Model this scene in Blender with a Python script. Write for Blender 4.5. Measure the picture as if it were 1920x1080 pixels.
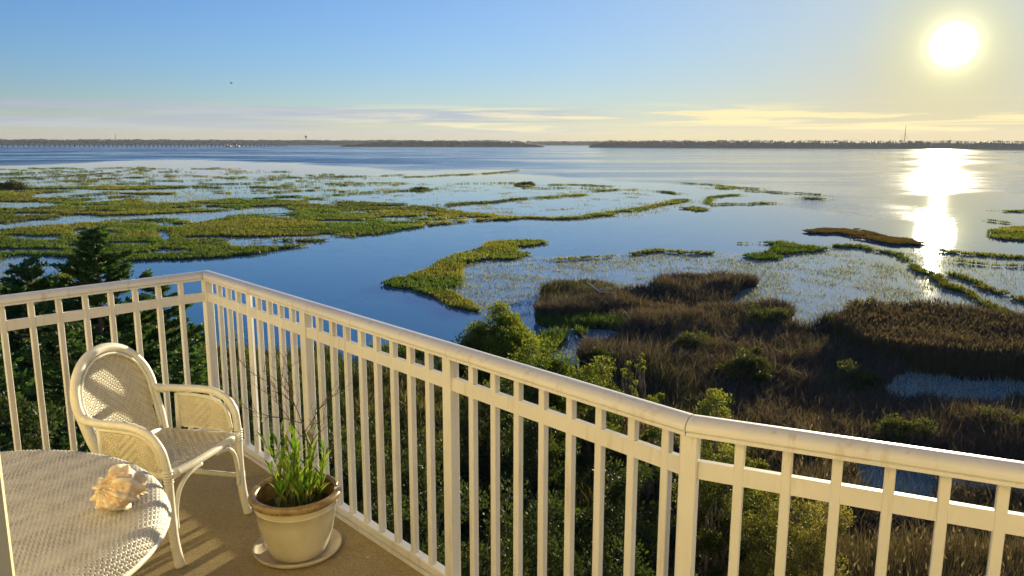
import bpy, math, random
import numpy as np
from mathutils import Vector, Matrix

# ------------------------------------------------------------------ camera, sky, sun, exposure
scene = bpy.context.scene
for o in list(bpy.data.objects):
    bpy.data.objects.remove(o)
COL = scene.collection

EYE_Z = 15.0                    # eye above the bay's water
DECK_Z = EYE_Z - 1.85           # balcony floor, fourth storey
FOC = 1477.0
PITCH = math.atan((540 - 266) / FOC)
cam_data = bpy.data.cameras.new('camera')
cam_data.lens = FOC / 1920 * 36
cam_data.sensor_width = 36
cam_data.clip_start = 0.05
cam_data.clip_end = 60000
cam = bpy.data.objects.new('camera', cam_data)
COL.objects.link(cam)
cam.location = (0, 0, EYE_Z)
cam.rotation_euler = (math.radians(90) - PITCH, 0, 0)
cam.rotation_euler.rotate_axis('Z', math.radians(0.10))
scene.camera = cam

SUN_AZ = math.radians(28.3)     # to the right of +Y
SUN_EL = math.radians(5.9)
SUN_DIR = Vector((math.sin(SUN_AZ) * math.cos(SUN_EL), math.cos(SUN_AZ) * math.cos(SUN_EL), math.sin(SUN_EL)))

sun_data = bpy.data.lights.new('sun', 'SUN')
sun_data.energy = 5.0
sun_data.angle = math.radians(0.6)
sun_data.color = (1.0, 0.85, 0.54)
sun = bpy.data.objects.new('sun', sun_data)
COL.objects.link(sun)
sun.location = (40, 80, 60)
sun.rotation_euler = SUN_DIR.to_track_quat('Z', 'Y').to_euler()

scene.view_settings.view_transform = 'Standard'
scene.view_settings.look = 'None'
scene.view_settings.exposure = 1.08
scene.view_settings.gamma = 1.0
scene.view_settings.use_curve_mapping = False

world = bpy.data.worlds.new('World')
scene.world = world
world.use_nodes = True


class NT:
    """small helper for node trees"""
    def __init__(self, tree):
        self.t = tree
        self.n = tree.nodes
        self.n.clear()

    def node(self, kind, **kw):
        nd = self.n.new(kind)
        for k, v in kw.items():
            setattr(nd, k, v)
        return nd

    def put(self, sock, v):
        if v is None:
            return
        if isinstance(v, bpy.types.NodeSocket):
            self.t.links.new(v, sock)
        elif isinstance(v, bpy.types.Node):
            self.t.links.new(v.outputs[0], sock)
        else:
            if hasattr(sock.default_value, '__len__') and not hasattr(v, '__len__'):
                v = (v,) * len(sock.default_value)
            if hasattr(v, '__len__') and hasattr(sock.default_value, '__len__') and len(v) == 3 and len(sock.default_value) == 4:
                v = tuple(v) + (1,)
            sock.default_value = v

    def math(self, op, a, b=None, c=None, clamp=False):
        nd = self.node('ShaderNodeMath', operation=op, use_clamp=clamp)
        self.put(nd.inputs[0], a)
        self.put(nd.inputs[1], b)
        self.put(nd.inputs[2], c)
        return nd.outputs[0]

    def vmath(self, op, a, b=None, out=0, scale=None):
        nd = self.node('ShaderNodeVectorMath', operation=op)
        self.put(nd.inputs[0], a)
        self.put(nd.inputs[1], b)
        if scale is not None:
            self.put(nd.inputs['Scale'], scale)
        return nd.outputs[out]

    def mix(self, f, a, b, blend='MIX'):
        nd = self.node('ShaderNodeMix', data_type='RGBA', blend_type=blend)
        self.put(nd.inputs[0], f)
        self.put(nd.inputs[6], a)
        self.put(nd.inputs[7], b)
        return nd.outputs[2]

    def noise(self, vec, scale=5, detail=4, rough=0.5, dist=0.0):
        nd = self.node('ShaderNodeTexNoise')
        self.put(nd.inputs['Vector'], vec)
        nd.inputs['Scale'].default_value = scale
        nd.inputs['Detail'].default_value = detail
        nd.inputs['Roughness'].default_value = rough
        nd.inputs['Distortion'].default_value = dist
        return nd.outputs[0]

    def ramp(self, f, stops, interp='LINEAR'):
        nd = self.node('ShaderNodeValToRGB')
        nd.color_ramp.interpolation = interp
        el = nd.color_ramp.elements
        while len(el) < len(stops):
            el.new(0.5)
        for e, (p, c) in zip(el, stops):
            e.position = p
            e.color = tuple(c) + (1,) if hasattr(c, '__len__') else (c, c, c, 1)
        self.put(nd.inputs[0], f)
        return nd.outputs[0]

    def smooth(self, f, a, b, lo=0.0, hi=1.0):
        nd = self.node('ShaderNodeMapRange', interpolation_type='SMOOTHSTEP')
        self.put(nd.inputs[0], f)
        nd.inputs[1].default_value = a
        nd.inputs[2].default_value = b
        nd.inputs[3].default_value = lo
        nd.inputs[4].default_value = hi
        return nd.outputs[0]

    def mapping(self, vec, scale=(1, 1, 1), rot=(0, 0, 0), loc=(0, 0, 0)):
        nd = self.node('ShaderNodeMapping')
        self.put(nd.inputs[0], vec)
        nd.inputs['Scale'].default_value = scale
        nd.inputs['Rotation'].default_value = rot
        nd.inputs['Location'].default_value = loc
        return nd.outputs[0]


def build_world():
    w = NT(world.node_tree)
    sky = w.node('ShaderNodeTexSky', sky_type='NISHITA')
    sky.sun_disc = False
    sky.sun_elevation = SUN_EL
    sky.sun_rotation = SUN_AZ
    sky.altitude = 0
    sky.air_density = 1.0
    sky.dust_density = 0.0
    sky.ozone_density = 4.6
    tc = w.node('ShaderNodeTexCoord')
    dirv = w.vmath('NORMALIZE', tc.outputs['Generated'])
    sep = w.node('ShaderNodeSeparateXYZ')
    w.put(sep.inputs[0], dirv)
    X, Y, Z = sep.outputs
    az = w.math('ARCTAN2', X, Y)
    el = w.math('ARCSINE', Z)
    cosang = w.vmath('DOT_PRODUCT', dirv, tuple(SUN_DIR), out='Value')
    ang = w.math('ARCCOSINE', w.math('MINIMUM', cosang, 0.9999999))
    # the veil of bright air round the low sun
    g1 = w.math('POWER', 2.71828, w.math('MULTIPLY', ang, -3.0))
    low = w.smooth(el, 0.0, 0.16, 1, 0)
    warm = w.mix(low, GLOW_HIGH, GLOW_LOW)
    # ---- thin cloud streaks low over the horizon
    cv = w.node('ShaderNodeCombineXYZ')
    w.put(cv.inputs[0], w.math('MULTIPLY', az, 5.0))
    w.put(cv.inputs[1], w.math('MULTIPLY', el, 95.0))
    n1 = w.noise(cv.outputs[0], 1.0, 7, 0.58, 0.4)
    cv2 = w.node('ShaderNodeCombineXYZ')
    w.put(cv2.inputs[0], w.math('MULTIPLY', az, 2.0))
    w.put(cv2.inputs[1], w.math('MULTIPLY_ADD', el, 130.0, 3.0))
    n2 = w.noise(cv2.outputs[0], 1.0, 5, 0.5, 0.3)
    band = w.math('MULTIPLY', w.smooth(el, 0.006, 0.018), w.smooth(el, 0.033, 0.050, 1, 0))
    # grey bank on the left
    leftness = w.smooth(az, -0.02, 0.16, 1, 0)
    bank = w.math('MULTIPLY', w.math('MULTIPLY', w.smooth(n2, 0.40, 0.58), band), leftness)
    bank2 = w.math('MULTIPLY', w.smooth(el, 0.000, 0.030, 0.55, 0), leftness)
    long_ = w.math('ABSOLUTE', w.math('SUBTRACT', w.math('ADD', el, w.math('MULTIPLY', w.math('SUBTRACT', n2, 0.5), 0.012)), w.math('MULTIPLY_ADD', az, -0.012, 0.0325)))
    long_ = w.math('MULTIPLY', w.smooth(long_, 0.0015, 0.0060, 1, 0), w.math('MULTIPLY', w.smooth(n1, 0.30, 0.52), w.smooth(az, 0.02, 0.18, 1, 0)))
    bank = w.math('MAXIMUM', bank, long_)
    streak = w.math('MULTIPLY', w.math('MULTIPLY', w.smooth(n1, 0.46, 0.60), band), w.smooth(az, -0.35, 0.05, 0.15, 0.9))
    line = w.math('MULTIPLY', w.smooth(w.math('ABSOLUTE', w.math('SUBTRACT', w.math('ADD', el, w.math('MULTIPLY', w.math('SUBTRACT', n2, 0.5), 0.004)), 0.0205)), 0.0004, 0.0016, 1, 0), w.smooth(az, 0.05, 0.25, 0, 0.6))
    puff = w.math('MULTIPLY', w.smooth(n1, 0.63, 0.72), w.math('MULTIPLY', w.smooth(el, 0.030, 0.040), w.smooth(el, 0.05, 0.060, 1, 0)))
    puff = w.math('MULTIPLY', puff, w.smooth(az, 0.15, 0.3))
    base = w.vmath('MULTIPLY', w.vmath('SCALE', sky.outputs[0], scale=SKY_STRENGTH), (1.0, 0.94, 1.12))
    base = w.mix(g1, base, warm)
    base = w.mix(w.math('MULTIPLY', w.smooth(ang, 0.02, 0.11, 1, 0), 0.5), base, (0.39, 0.37, 0.19))
    base = w.vmath('ADD', base, w.vmath('SCALE', (1.0, 0.95, 0.55), scale=w.math('MULTIPLY', w.math('POWER', 2.71828, w.math('MULTIPLY', w.math('SUBTRACT', ang, 0.02), -105.0)), 0.42)))
    # clouds: grey-mauve body away from the sun, cream towards it
    base = w.mix(w.math('MULTIPLY', bank2, 0.6), base, CLOUD_GREY)
    base = w.mix(w.math('MULTIPLY', bank, 0.75), base, CLOUD_GREY)
    tone_mix = w.mix(w.smooth(ang, 0.2, 0.9), CLOUD_LIT_NEAR, CLOUD_LIT_FAR)
    f = w.math('MAXIMUM', w.math('MAXIMUM', streak, line), puff)
    base = w.mix(f, base, tone_mix)
    # the sun itself, burnt out and slightly drawn out along its path
    disc = w.smooth(ang, 0.0145, 0.0235, 1, 0)
    base = w.mix(disc, base, (7.0, 6.6, 5.6))
    bg = w.node('ShaderNodeBackground')
    w.put(bg.inputs[0], base)
    bg.inputs[1].default_value = 1.0
    out = w.node('ShaderNodeOutputWorld')
    w.t.links.new(bg.outputs[0], out.inputs[0])


SKY_STRENGTH = 0.096
GLOW_HIGH = (0.32, 0.33, 0.27)
GLOW_LOW = (0.36, 0.285, 0.16)
CLOUD_GREY = (0.20, 0.225, 0.29)
CLOUD_LIT_NEAR = (0.52, 0.43, 0.22)
CLOUD_LIT_FAR = (0.39, 0.38, 0.30)
build_world()

# ------------------------------------------------------------------ helpers
RNG = np.random.default_rng(7)
random.seed(7)


def look_at_ground(x, y, h=EYE_Z):
    """a point of the 1920x1080 survey frame, dropped on the level h below the eye -> (X, Y)"""
    u = (x - 960) / FOC
    v = (y - 540) / FOC
    c, s = math.cos(PITCH), math.sin(PITCH)
    k = h / (s + v * c)
    return u * k, (c - v * s) * k


def survey(X, Y, D=EYE_Z):
    c, s = math.cos(PITCH), math.sin(PITCH)
    z = Y * c + D * s
    z = np.where(np.abs(z) < 0.5, 0.5, z)
    return 960 + FOC * X / z, 540 + FOC * (D * c - Y * s) / z


def mesh_np(name, verts, faces_flat, counts, mat=None, smooth=False, tint=None, parent=None, mats=None, mat_idx=None):
    verts = np.asarray(verts, dtype=np.float32).reshape(-1, 3)
    faces_flat = np.asarray(faces_flat, dtype=np.int32).ravel()
    counts = np.asarray(counts, dtype=np.int32)
    me = bpy.data.meshes.new(name)
    me.vertices.add(len(verts))
    me.vertices.foreach_set('co', verts.ravel())
    me.loops.add(len(faces_flat))
    me.loops.foreach_set('vertex_index', faces_flat)
    me.polygons.add(len(counts))
    starts = np.zeros(len(counts), dtype=np.int32)
    starts[1:] = np.cumsum(counts)[:-1]
    me.polygons.foreach_set('loop_start', starts)
    me.polygons.foreach_set('loop_total', counts)
    me.polygons.foreach_set('use_smooth', np.full(len(counts), smooth))
    if tint is not None:
        at = me.color_attributes.new('tint', 'FLOAT_COLOR', 'POINT')
        t4 = np.ones((len(verts), 4), dtype=np.float32)
        t4[:, :3] = tint
        at.data.foreach_set('color', t4.ravel())
    for m in (mats or ([mat] if mat else [])):
        me.materials.append(m)
    if mat_idx is not None:
        me.polygons.foreach_set('material_index', np.asarray(mat_idx, dtype=np.int32))
    me.update(calc_edges=True)
    ob = bpy.data.objects.new(name, me)
    COL.objects.link(ob)
    if parent:
        ob.parent = parent
    return ob


def tag(o, label=None, cat=None, group=None, kind=None):
    if label:
        o['label'] = label
    if cat:
        o['category'] = cat
    if group:
        o['group'] = group
    if kind:
        o['kind'] = kind
    return o


def empty(name, loc, rz=0.0):
    o = bpy.data.objects.new(name, None)
    o.location = loc
    o.rotation_euler = (0, 0, rz)
    o.empty_display_size = 0.1
    COL.objects.link(o)
    return o


class Geo:
    """collects polygons, then becomes one mesh"""
    def __init__(self):
        self.v = []
        self.f = []

    def add(self, verts, faces):
        b = len(self.v)
        self.v.extend([tuple(p) for p in verts])
        self.f.extend([tuple(i + b for i in q) for q in faces])
        return self

    def box(self, cx, cy, cz, sx, sy, sz, ch=0.0):
        """box by centre and full size; upright edges chamfered by ch"""
        x, y, z = sx / 2, sy / 2, sz / 2
        if ch > 0:
            ring = [(x - ch, -y), (x, -y + ch), (x, y - ch), (x - ch, y), (-x + ch, y), (-x, y - ch), (-x, -y + ch), (-x + ch, -y)]
        else:
            ring = [(x, -y), (x, y), (-x, y), (-x, -y)]
        n = len(ring)
        vs = [(cx + a, cy + b, cz - z) for a, b in ring] + [(cx + a, cy + b, cz + z) for a, b in ring]
        fs = [(i, (i + 1) % n, n + (i + 1) % n, n + i) for i in range(n)] + [tuple(range(n))[::-1], tuple(range(n, 2 * n))]
        return self.add(vs, fs)

    def bar(self, p0, p1, w, h, ch=0.004, up=(0, 0, 1)):
        """chamfered rectangular bar from p0 to p1, w across, h high"""
        p0, p1 = Vector(p0), Vector(p1)
        d = (p1 - p0).normalized()
        side = d.cross(Vector(up)).normalized()
        u = side.cross(d)
        x, y = w / 2, h / 2
        ring = [(x - ch, -y), (x, -y + ch), (x, y - ch), (x - ch, y), (-x + ch, y), (-x, y - ch), (-x, -y + ch), (-x + ch, -y)]
        n = 8
        vs = [p + side * a + u * b for p in (p0, p1) for a, b in ring]
        fs = [(i, (i + 1) % n, n + (i + 1) % n, n + i) for i in range(n)] + [tuple(range(n))[::-1], tuple(range(n, 2 * n))]
        return self.add(vs, fs)

    def tube(self, pts, r, seg=12, closed=False, cap=True, flat=1.0):
        pts = [Vector(p) for p in pts]
        n = len(pts)
        rr = r if hasattr(r, '__len__') else [r] * n
        tang = []
        for i in range(n):
            if closed:
                t = pts[(i + 1) % n] - pts[i - 1]
            else:
                t = pts[min(i + 1, n - 1)] - pts[max(i - 1, 0)]
            tang.append(t.normalized())
        ref = Vector((0, 0, 1)) if abs(tang[0].z) < 0.9 else Vector((1, 0, 0))
        nrm = (ref - tang[0] * ref.dot(tang[0])).normalized()
        vs = []
        for i in range(n):
            nrm = (nrm - tang[i] * nrm.dot(tang[i])).normalized()
            bi = tang[i].cross(nrm)
            for k in range(seg):
                a = 2 * math.pi * k / seg
                vs.append(pts[i] + (nrm * math.cos(a) * flat + bi * math.sin(a)) * rr[i])
        fs = []
        for i in range(n if closed else n - 1):
            j = (i + 1) % n
            for k in range(seg):
                k2 = (k + 1) % seg
                fs.append((i * seg + k, i * seg + k2, j * seg + k2, j * seg + k))
        if cap and not closed:
            fs.append(tuple(range(seg))[::-1])
            fs.append(tuple(range((n - 1) * seg, n * seg)))
        return self.add(vs, fs)

    def lathe(self, prof, seg=48, c=(0, 0, 0), wob=None):
        vs = []
        for r, z in prof:
            for k in range(seg):
                a = 2 * math.pi * k / seg
                rr, zz = (r, z) if wob is None else wob(r, z, a)
                vs.append((c[0] + rr * math.cos(a), c[1] + rr * math.sin(a), c[2] + zz))
        fs = []
        for i in range(len(prof) - 1):
            for k in range(seg):
                k2 = (k + 1) % seg
                fs.append((i * seg + k, i * seg + k2, (i + 1) * seg + k2, (i + 1) * seg + k))
        return self.add(vs, fs)

    def build(self, name, mat, parent=None, smooth=False, origin=None, auto=None):
        me = bpy.data.meshes.new(name)
        v = self.v
        if origin is not None:
            v = [(a - origin[0], b - origin[1], c - origin[2]) for a, b, c in v]
        me.from_pydata(v, [], self.f)
        if smooth:
            me.polygons.foreach_set('use_smooth', [True] * len(me.polygons))
            if auto:
                me.set_sharp_from_angle(angle=math.radians(auto))
        if mat:
            me.materials.append(mat)
        me.update()
        o = bpy.data.objects.new(name, me)
        COL.objects.link(o)
        if parent:
            o.parent = parent
        return o


def curve_pts(ctrl, n=10, closed=False):
    """Catmull-Rom through control points"""
    P = [Vector(p) for p in ctrl]
    out = []
    m = len(P)
    rng = range(m) if closed else range(m - 1)
    for i in rng:
        p0 = P[(i - 1) % m] if closed else P[max(i - 1, 0)]
        p1, p2 = P[i], P[(i + 1) % m]
        p3 = P[(i + 2) % m] if closed else P[min(i + 2, m - 1)]
        for k in range(n):
            t = k / n
            out.append(0.5 * ((2 * p1) + (p2 - p0) * t + (2 * p0 - 5 * p1 + 4 * p2 - p3) * t * t + (3 * p1 - p0 - 3 * p2 + p3) * t ** 3))
    if not closed:
        out.append(P[-1])
    return out


# value noise on arrays
_PERM = np.random.default_rng(3).random((256, 256))


def vnoise(x, y, scale=1.0, octaves=4, seed=0):
    out = np.zeros_like(x, dtype=float)
    amp, tot = 1.0, 0.0
    for o in range(octaves):
        f = (2 ** o) / scale
        xx = x * f + seed * 17.3 + o * 31.7
        yy = y * f + seed * 9.1 + o * 11.3
        xi, yi = np.floor(xx).astype(int), np.floor(yy).astype(int)
        fx, fy = xx - xi, yy - yi
        fx = fx * fx * (3 - 2 * fx)
        fy = fy * fy * (3 - 2 * fy)
        a = _PERM[xi % 256, yi % 256]
        b = _PERM[(xi + 1) % 256, yi % 256]
        c = _PERM[xi % 256, (yi + 1) % 256]
        d = _PERM[(xi + 1) % 256, (yi + 1) % 256]
        out += amp * ((a * (1 - fx) + b * fx) * (1 - fy) + (c * (1 - fx) + d * fx) * fy)
        tot += amp
        amp *= 0.5
    return out / tot


def in_poly(px, py, poly):
    inside = np.zeros(px.shape, dtype=bool)
    n = len(poly)
    j = n - 1
    for i in range(n):
        xi, yi = poly[i]
        xj, yj = poly[j]
        if yi != yj:
            cond = ((yi > py) != (yj > py)) & (px < (xj - xi) * (py - yi) / (yj - yi) + xi)
            inside ^= cond
        j = i
    return inside


def near_line(X, Y, pts, width):
    """distance test on the ground to a polyline given in ground coordinates"""
    hit = np.zeros(X.shape, dtype=bool)
    for (x0, y0), (x1, y1) in zip(pts[:-1], pts[1:]):
        dx, dy = x1 - x0, y1 - y0
        L = dx * dx + dy * dy + 1e-9
        t = np.clip(((X - x0) * dx + (Y - y0) * dy) / L, 0, 1)
        hit |= np.hypot(X - x0 - t * dx, Y - y0 - t * dy) < width
    return hit


# ------------------------------------------------------------------ materials
def material(name):
    m = bpy.data.materials.new(name)
    m.use_nodes = True
    return m, NT(m.node_tree)


def finish(w, bsdf, bump=None, strength=0.3, dist=0.01):
    out = w.node('ShaderNodeOutputMaterial')
    if bump is not None:
        b = w.node('ShaderNodeBump')
        b.inputs['Strength'].default_value = strength
        b.inputs['Distance'].default_value = dist
        w.put(b.inputs['Height'], bump)
        w.t.links.new(b.outputs[0], bsdf.inputs['Normal'])
    w.t.links.new(bsdf.outputs[0], out.inputs[0])


def simple(name, c1, c2, rough=0.5, scale=8, bump=0.1, dist=0.005, bscale=60, spec=0.5, coords='Object', detail=5, lo=0.35, hi=0.65):
    m, w = material(name)
    tc = w.node('ShaderNodeTexCoord')
    n = w.noise(tc.outputs[coords], scale, detail, 0.6)
    col = w.ramp(n, [(lo, c1), (hi, c2)])
    b = w.node('ShaderNodeBsdfPrincipled')
    w.put(b.inputs['Base Color'], col)
    rr = w.math('MULTIPLY_ADD', n, 0.25, rough - 0.12)
    w.put(b.inputs['Roughness'], rr)
    b.inputs['Specular IOR Level'].default_value = spec
    finish(w, b, w.noise(tc.outputs[coords], bscale, 3) if bump else None, bump, dist)
    return m


def leaf_material(name, gain=1.0, trans=0.45, rough=0.6, warm=(1.0, 1.0, 1.0)):
    """foliage: colour of each blade or leaf comes from its own tint; thin, so light shines through"""
    m, w = material(name)
    at = w.node('ShaderNodeAttribute', attribute_name='tint')
    col = w.mix(1.0, at.outputs['Color'], tuple(gain * c for c in warm), 'MULTIPLY')
    d = w.node('ShaderNodeBsdfPrincipled')
    w.put(d.inputs['Base Color'], col)
    d.inputs['Roughness'].default_value = rough
    d.inputs['Specular IOR Level'].default_value = 0.25
    t = w.node('ShaderNodeBsdfTranslucent')
    w.put(t.inputs[0], w.mix(1.0, col, (1.25, 1.15, 0.55), 'MULTIPLY'))
    mx = w.node('ShaderNodeMixShader')
    mx.inputs[0].default_value = trans
    w.t.links.new(d.outputs[0], mx.inputs[1])
    w.t.links.new(t.outputs[0], mx.inputs[2])
    out = w.node('ShaderNodeOutputMaterial')
    w.t.links.new(mx.outputs[0], out.inputs[0])
    return m


def painted_metal():
    m, w = material('cream_powder_coat')
    tc = w.node('ShaderNodeTexCoord')
    g = w.node('ShaderNodeNewGeometry')
    n = w.noise(g.outputs['Position'], 3.0, 6, 0.65)
    stain = w.noise(w.mapping(g.outputs['Position'], (30, 30, 3)), 1.0, 4, 0.6)
    col = w.ramp(n, [(0.3, (0.58, 0.57, 0.545)), (0.7, (0.65, 0.64, 0.62))])
    col = w.mix(w.smooth(stain, 0.54, 0.76, 0, 0.55), col, (0.42, 0.34, 0.22))
    b = w.node('ShaderNodeBsdfPrincipled')
    w.put(b.inputs['Base Color'], col)
    w.put(b.inputs['Roughness'], w.math('MULTIPLY_ADD', n, 0.25, 0.30))
    b.inputs['Specular IOR Level'].default_value = 0.5
    finish(w, b, w.noise(g.outputs['Position'], 90, 2), 0.06, 0.002)
    return m


def rattan_material(name, c1, c2, rough=0.45):
    m, w = material(name)
    g = w.node('ShaderNodeNewGeometry')
    n = w.noise(g.outputs['Position'], 22, 5, 0.6)
    n2 = w.noise(g.outputs['Position'], 130, 2, 0.5)
    col = w.ramp(n, [(0.3, c1), (0.7, c2)])
    col = w.mix(w.smooth(n2, 0.62, 0.75, 0, 0.5), col, tuple(0.6 * c for c in c1))
    b = w.node('ShaderNodeBsdfPrincipled')
    w.put(b.inputs['Base Color'], col)
    b.inputs['Roughness'].default_value = rough
    finish(w, b, n2, 0.12, 0.002)
    return m


def deck_material():
    m, w = material('textured_deck_coating')
    g = w.node('ShaderNodeNewGeometry')
    P = g.outputs['Position']
    n = w.noise(P, 1.6, 6, 0.6)
    fine = w.noise(P, 230, 3, 0.6)
    grain = w.noise(w.mapping(P, (300, 40, 40), (0, 0, math.radians(60))), 1.0, 3, 0.6)
    mid = w.noise(P, 34, 4, 0.6)
    col = w.ramp(n, [(0.3, (0.36, 0.275, 0.12)), (0.7, (0.46, 0.36, 0.175))])
    stain = w.noise(w.mapping(P, (1, 1, 1), (0, 0, 0), (4, 2, 0)), 3.2, 7, 0.72)
    col = w.mix(w.smooth(stain, 0.52, 0.68, 0, 0.45), col, (0.20, 0.15, 0.075))
    col = w.mix(w.smooth(fine, 0.40, 0.66, 0, 0.75), col, (0.16, 0.115, 0.045))
    col = w.mix(w.smooth(mid, 0.55, 0.75, 0, 0.4), col, (0.50, 0.40, 0.22))
    col = w.mix(w.smooth(grain, 0.52, 0.7, 0, 0.5), col, (0.15, 0.105, 0.045))
    b = w.node('ShaderNodeBsdfPrincipled')
    w.put(b.inputs['Base Color'], col)
    b.inputs['Roughness'].default_value = 0.8
    b.inputs['Specular IOR Level'].default_value = 0.3
    hgt = w.math('ADD', fine, w.math('MULTIPLY', grain, 0.6))
    finish(w, b, hgt, 0.55, 0.003)
    return m


RUFF_A, CALM_A = 0.60, 0.016


def water_material():
    m, w = material('bay_water')
    g = w.node('ShaderNodeNewGeometry')
    P = g.outputs['Position']
    at = w.node('ShaderNodeAttribute', attribute_name='tint')      # R: how open to the wind, G: painted sky paleness
    sep = w.node('ShaderNodeSeparateColor')
    w.put(sep.inputs[0], at.outputs['Color'])
    open_ = sep.outputs[0]
    # long wind lanes: smooth slicks between ruffled water
    lane = w.noise(w.mapping(P, (0.004, 0.011, 1), (0, 0, math.radians(14))), 1.0, 5, 0.6, 0.6)
    lane2 = w.noise(w.mapping(P, (0.016, 0.06, 1), (0, 0, math.radians(-8))), 1.0, 4, 0.6, 0.5)
    ruff = w.math('MULTIPLY', w.smooth(w.math('ADD', w.math('MULTIPLY', lane, 0.65), w.math('MULTIPLY', lane2, 0.35)), 0.42, 0.56), 1.0)
    ruff = w.math('MULTIPLY', open_, w.math('MULTIPLY_ADD', ruff, 0.75, 0.25))
    def slopes(scale, rot, detail):
        nd = w.node('ShaderNodeTexNoise')
        w.put(nd.inputs['Vector'], w.mapping(P, scale, (0, 0, math.radians(rot))))
        nd.inputs['Scale'].default_value = 1.0
        nd.inputs['Detail'].default_value = detail
        nd.inputs['Roughness'].default_value = 0.6
        return w.vmath('SUBTRACT', nd.outputs['Color'], (0.5, 0.5, 0.5))
    small = slopes((1.6, 3.6, 1), 14, 4)
    swell = slopes((0.25, 0.9, 1), 20, 3)
    sl = w.vmath('ADD', w.vmath('SCALE', small, scale=w.math('MULTIPLY_ADD', ruff, RUFF_A, CALM_A)),
                 w.vmath('SCALE', swell, scale=w.math('MULTIPLY_ADD', ruff, RUFF_A * 0.3, CALM_A * 1.4)))
    nrm = w.vmath('NORMALIZE', w.vmath('ADD', w.vmath('MULTIPLY', sl, (1, 1, 0)), (0, 0, 1)))
    b = w.node('ShaderNodeBsdfPrincipled')
    w.put(b.inputs['Base Color'], w.mix(sep.outputs[1], (0.010, 0.14, 0.29), (0.20, 0.29, 0.36)))  # pale second colour stands in for sky reflected in the shallows
    w.put(b.inputs['Roughness'], w.math('MULTIPLY_ADD', ruff, 0.10, 0.025))
    b.inputs['IOR'].default_value = 1.34
    w.put(b.inputs['Normal'], nrm)
    out = w.node('ShaderNodeOutputMaterial')
    w.t.links.new(b.outputs[0], out.inputs[0])
    return m


def ground_material():
    m, w = material('marsh_mud')
    g = w.node('ShaderNodeNewGeometry')
    at = w.node('ShaderNodeAttribute', attribute_name='tint')
    n = w.noise(g.outputs['Position'], 0.9, 6, 0.7)
    col = w.mix(w.smooth(n, 0.35, 0.65, 0.35, 0.9), (0.035, 0.028, 0.016), at.outputs['Color'])
    b = w.node('ShaderNodeBsdfPrincipled')
    w.put(b.inputs['Base Color'], col)
    b.inputs['Roughness'].default_value = 0.85
    b.inputs['Specular IOR Level'].default_value = 0.2
    finish(w, b, w.noise(g.outputs['Position'], 3.5, 5, 0.7), 0.8, 0.15)
    return m


M = dict(
    rail=painted_metal(),
    deck=deck_material(),
    water=water_material(),
    ground=ground_material(),
    grass=leaf_material('marsh_grass', 1.0, 0.45),
    reed=leaf_material('dry_reed', 1.0, 0.30, 0.8),
    leaf=leaf_material('shrub_leaf', 1.0, 0.40),
    needle=leaf_material('cedar_needles', 1.0, 0.30),
    bark=simple('grey_bark', (0.10, 0.075, 0.055), (0.20, 0.16, 0.12), 0.85, 6, 0.6, 0.02, 30),
    cane=rattan_material('cream_rattan_pole', (0.68, 0.65, 0.53), (0.78, 0.75, 0.64), 0.34),
    weave=rattan_material('cream_rattan_weave', (0.58, 0.52, 0.37), (0.72, 0.66, 0.50), 0.5),
    tweave=rattan_material('ivory_table_weave', (0.46, 0.435, 0.375), (0.60, 0.57, 0.50), 0.5),
    gap_shade=simple('dark_gap_shade', (0.07, 0.05, 0.025), (0.12, 0.085, 0.045), 0.9, 20, 0),  # dark sheet added behind the weave so its gaps look shaded
    wall=simple('ochre_stucco', (0.74, 0.62, 0.35), (0.81, 0.69, 0.41), 0.85, 3, 0.4, 0.004, 160),
    jamb=simple('cream_door_paint', (0.62, 0.53, 0.34), (0.70, 0.60, 0.40), 0.4, 4, 0.05, 0.002, 60),
    glaze=simple('ivory_glaze', (0.50, 0.45, 0.31), (0.62, 0.57, 0.42), 0.22, 5, 0.04, 0.003, 12),
    lip=simple('brown_glaze', (0.16, 0.10, 0.035), (0.32, 0.22, 0.085), 0.25, 14, 0.15, 0.003, 40),
    soil=simple('potting_soil', (0.02, 0.014, 0.008), (0.06, 0.04, 0.025), 0.95, 60, 0.8, 0.01, 120),
    clay=simple('worn_saucer_clay', (0.40, 0.34, 0.24), (0.54, 0.47, 0.35), 0.7, 9, 0.2, 0.003, 60),
    twig=simple('dark_twig', (0.03, 0.018, 0.015), (0.07, 0.04, 0.03), 0.8, 30, 0.2, 0.002, 90),
    slab=simple('slab_edge_paint', (0.55, 0.5, 0.4), (0.62, 0.57, 0.46), 0.7, 5, 0.2, 0.003, 40),
    concrete=simple('pale_concrete', (0.30, 0.31, 0.32), (0.42, 0.43, 0.43), 0.8, 0.3, 0),
    board=simple('weathered_grey_board', (0.20, 0.20, 0.19), (0.33, 0.33, 0.32), 0.85, 5, 0.4, 0.01, 30),
    drift=simple('bleached_driftwood', (0.45, 0.42, 0.37), (0.6, 0.57, 0.5), 0.8, 5, 0.3, 0.01, 30),
    sealant=simple('dark_joint_sealant', (0.05, 0.02, 0.02), (0.09, 0.04, 0.03), 0.7, 10, 0),
    darkmetal=simple('dark_steel', (0.04, 0.045, 0.05), (0.08, 0.085, 0.09), 0.6, 1, 0),
    feather=simple('dark_feather', (0.03, 0.03, 0.03), (0.06, 0.06, 0.06), 0.8, 10, 0),
)

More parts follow.
